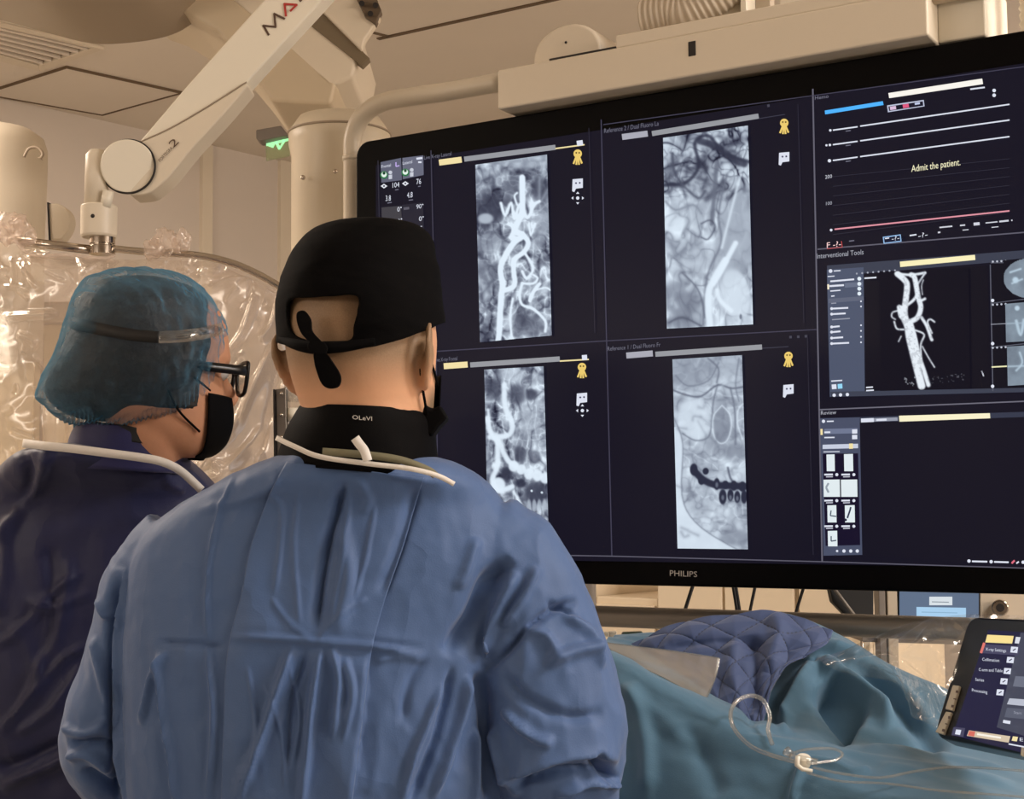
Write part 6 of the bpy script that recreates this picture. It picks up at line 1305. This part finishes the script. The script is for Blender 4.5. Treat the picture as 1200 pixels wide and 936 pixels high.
# hair under the cap with a bun
m_hair = mat('dark_hair', (30, 24, 22), .6, bump=.6, scale=40)
mb = MB()
sil(mb, [(326, 150, 188, 2.0, .03, .03), (330, 128, 204, 2.0, .055, .05), (338, 112, 216, 2.0, .076, .07), (350, 103, 226, 2.0, .090, .085), (368, 95, 234, 2.0, .100, .10), (388, 90, 238, 2.0, .106, .105), (408, 80, 237, 2.0, .108, .108), (428, 68, 233, 2.0, .107, .106), (447, 60, 228, 2.0, .103, .10), (463, 58, 220, 2.0, .096, .095), (477, 68, 205, 2.0, .083, .083), (487, 84, 180, 2.0, .066, .066), (492, 100, 160, 2.0, .05, .05)])
V, Fs = ringset([(r[0]*1.02+.002, r[1]*.9, r[2]*1.03, r[3]*1.04) for r in HEAD[:9]]); mb.add([Mh2 @ v for v in V], Fs)
for s in (-1, 1): limb(mb, [(Mh2 @ Vector((s*.055, .030, .050)), .026), (Mh2 @ Vector((s*.060, .000, .006)), .036), (Mh2 @ Vector((s*.050, -.035, -.032)), .030)], 16)
remesh('hair', mb, .006, m_hair, p2, 3)
# bouffant cap
m_bouf = bpy.data.materials.new('sheer_blue_cap'); m_bouf.use_nodes = True; nt = m_bouf.node_tree; N = nt.nodes; L = nt.links; N.clear()
out = N.new('ShaderNodeOutputMaterial'); t = N.new('ShaderNodeBsdfTransparent'); d = N.new('ShaderNodeBsdfDiffuse'); d.inputs[0].default_value = lin((100, 146, 174))+(1,); tl = N.new('ShaderNodeBsdfTranslucent'); tl.inputs[0].default_value = lin((100, 146, 174))+(1,)
a1 = N.new('ShaderNodeMixShader'); a1.inputs[0].default_value = .35; L.new(d.outputs[0], a1.inputs[1]); L.new(tl.outputs[0], a1.inputs[2])
tc = N.new('ShaderNodeTexCoord'); nz = N.new('ShaderNodeTexNoise'); nz.noise_type = 'RIDGED_MULTIFRACTAL'; nz.inputs['Scale'].default_value = 16; nz.inputs['Detail'].default_value = 5; nz.inputs['Distortion'].default_value = 1.0; L.new(tc.outputs['Object'], nz.inputs['Vector'])
bp = N.new('ShaderNodeBump'); bp.inputs['Strength'].default_value = .9; bp.inputs['Distance'].default_value = .008; L.new(nz.outputs[0], bp.inputs['Height'])
for q_ in (d, tl): L.new(bp.outputs[0], q_.inputs['Normal'])
lw = N.new('ShaderNodeLayerWeight'); lw.inputs[0].default_value = .45; mr = N.new('ShaderNodeMath'); mr.operation = 'MULTIPLY_ADD'; mr.inputs[1].default_value = 1.0; mr.inputs[2].default_value = .11; mr.use_clamp = True; L.new(lw.outputs['Facing'], mr.inputs[0])
pw = N.new('ShaderNodeMath'); pw.operation = 'POWER'; pw.inputs[1].default_value = 1.5; L.new(lw.outputs['Facing'], pw.inputs[0]); L.new(pw.outputs[0], mr.inputs[0])
rg = N.new('ShaderNodeMapRange'); rg.inputs['From Min'].default_value = .8; rg.inputs['From Max'].default_value = 1.6; rg.inputs['To Min'].default_value = 0; rg.inputs['To Max'].default_value = .62; L.new(nz.outputs[0], rg.inputs['Value'])
ad = N.new('ShaderNodeMath'); ad.operation = 'ADD'; ad.use_clamp = True; L.new(mr.outputs[0], ad.inputs[0]); L.new(rg.outputs[0], ad.inputs[1])
a2 = N.new('ShaderNodeMixShader'); L.new(ad.outputs[0], a2.inputs[0]); L.new(t.outputs[0], a2.inputs[1]); L.new(a1.outputs[0], a2.inputs[2]); L.new(a2.outputs[0], out.inputs[0])
rows = [(319.5, 150, 188, 2.0, .03, .03), (322, 132, 204, 2.0, .055, .055), (329, 112, 224, 2.0, .078, .078), (340, 101, 238, 2.0, .095, .095), (358, 91, 250, 2.0, .118, .108), (380, 86, 260, 2.0, .129, .116), (400, 80, 263, 2.0, .132, .118), (425, 66, 260, 2.0, .129, .116), (445, 53, 255, 2.0, .122, .112), (465, 49, 246, 2.0, .112, .105), (480, 60, 236, 2.0, .095, .095), (492, 78, 216, 2.0, .08, .08), (499, 92, 190, 2.0, .062, .062)]
m = MB(); sil(m, rows, n=240, steps=14, e=2.15); V = np.array([tuple(v) for v in m.V]); px, py = projpx(V)
rx = [30, 90, 120, 150, 185, 212, 235, 250, 262, 280]; ry = [520, 500, 500, 497, 488, 478, 464, 440, 395, 380]
kf = [f for f in m.F[:-2] if py[list(f)].mean() < np.interp(px[list(f)].mean(), rx, ry)]; kf.append(m.F[-2])
c = np.array(tuple(P(165, 410, 2.0))); dd = V-c; dd /= np.linalg.norm(dd, axis=1, keepdims=True)
edge = np.clip(1-(np.interp(px, rx, ry)-py)/22, 0, 1)
ang = np.arctan2(V[:, 2]-c[2], V[:, 0]-c[0])
V = V+dd*(.005*n2(V[:, 0]*1.2+V[:, 1], V[:, 2], 16, 4, 3)+.004*(1-np.abs(n2(V[:, 0]+V[:, 1], V[:, 2], 34, 3, 8))*2.5)+edge*.0025*np.sin(px*1.15))[:, None]
bf = smooth_edge(obj('bouffant_cap', V, kf, m_bouf, p2), 3)
# elastic band and clear strap under the cap
def band(zc, a0, a1, hh, off, name, m_, parent, tilt=0, sc=1.0):
    V = []; n = 40
    for k in range(n+1):
        a = math.radians(a0+(a1-a0)*k/n); x = (.082+off)*math.sin(a); y = -.004+(.104+off)*math.cos(a)*sc
        for s in (-1, 1): V.append(Mh2 @ Vector((x, y, zc+s*hh+tilt*y)))
    Fs = [(2*k, 2*k+1, 2*k+3, 2*k+2) for k in range(n)]; return obj(name, V, Fs, m_, parent, solid=.002)
ribbon_px('elastic_band', [(83, 378, 1.960), (92, 380, 1.897), (110, 384, 1.872), (135, 389, 1.860), (160, 393, 1.857), (186, 395, 1.857)], 0, 14, m_blackm, p2)
ribbon_px('clear_strap', [(186, 395, 1.857), (210, 394, 1.864), (235, 391, 1.884), (252, 387, 1.925), (261, 385, 1.97)], 0, 14, m_lens, p2)
# glasses
root_g = None
mb = MB()
for s in (-1, 1):
    hexa = [(-.026, .015), (-.019, .021), (.023, .021), (.030, .013), (.021, -.020), (-.013, -.021), (-.026, -.002)]
    pts = [Mh2 @ Vector((s*(.034+x), .114-abs(.034+x)*.12, .0+z-.004)) for x, z in hexa]; mb.tube([Vector(v) for v in catmull(pts, 3, closed=True)], .0030, 8, closed=True)
mb.tube([Mh2 @ Vector((-.010, .113, .004)), Mh2 @ Vector((0, .117, .006)), Mh2 @ Vector((.010, .113, .004))], .002, 8)
gl = mb.build('glasses', m_black, p2, smooth=True)
for s in (-1, 1):
    q = [Mh2 @ Vector(p) for p in ((s*.062, .106, .004), (s*.074, .090, .003), (s*.080, .04, .002), (s*.082, -.008, .0), (s*.080, -.03, -.015))]
    q = [Vector(v) for v in catmull(q, 5)]; V = []
    for i, p in enumerate(q):
        h = .0065 if i < 11 else .003
        V += [p+UP*h, p-UP*h]
    obj('temple', V, [(2*i, 2*i+1, 2*i+3, 2*i+2) for i in range(len(q)-1)], m_black, gl, solid=.003)
    MB().prism([Mh2 @ Vector((s*(.034+x*.95), .1135-abs(.034+x)*.12, z*.95-.004)) for x, z in ((-.026, .015), (-.019, .021), (.023, .021), (.030, .013), (.021, -.020), (-.013, -.021), (-.026, -.002))], (fd2*.001)).build('lens', m_lens, gl)
V, Fs = shell(Mh2, .005, (-.120, -.032), (-62, 62), bulge=.015); mk = obj('face_mask', V, Fs, m_mask, p2, solid=.002)
for s in (-1, 1):
    for q in (((s*.062, .055, -.028), (s*.078, .02, -.012), (s*.082, -.01, -.01)), ((s*.060, .045, -.085), (s*.075, .008, -.060), (s*.080, -.012, -.03))):
        MB().tube([Vector(v) for v in catmull([Mh2 @ Vector(p) for p in q], 6)], .0016, 8).build('ear_loop', m_mask, mk, smooth=True)
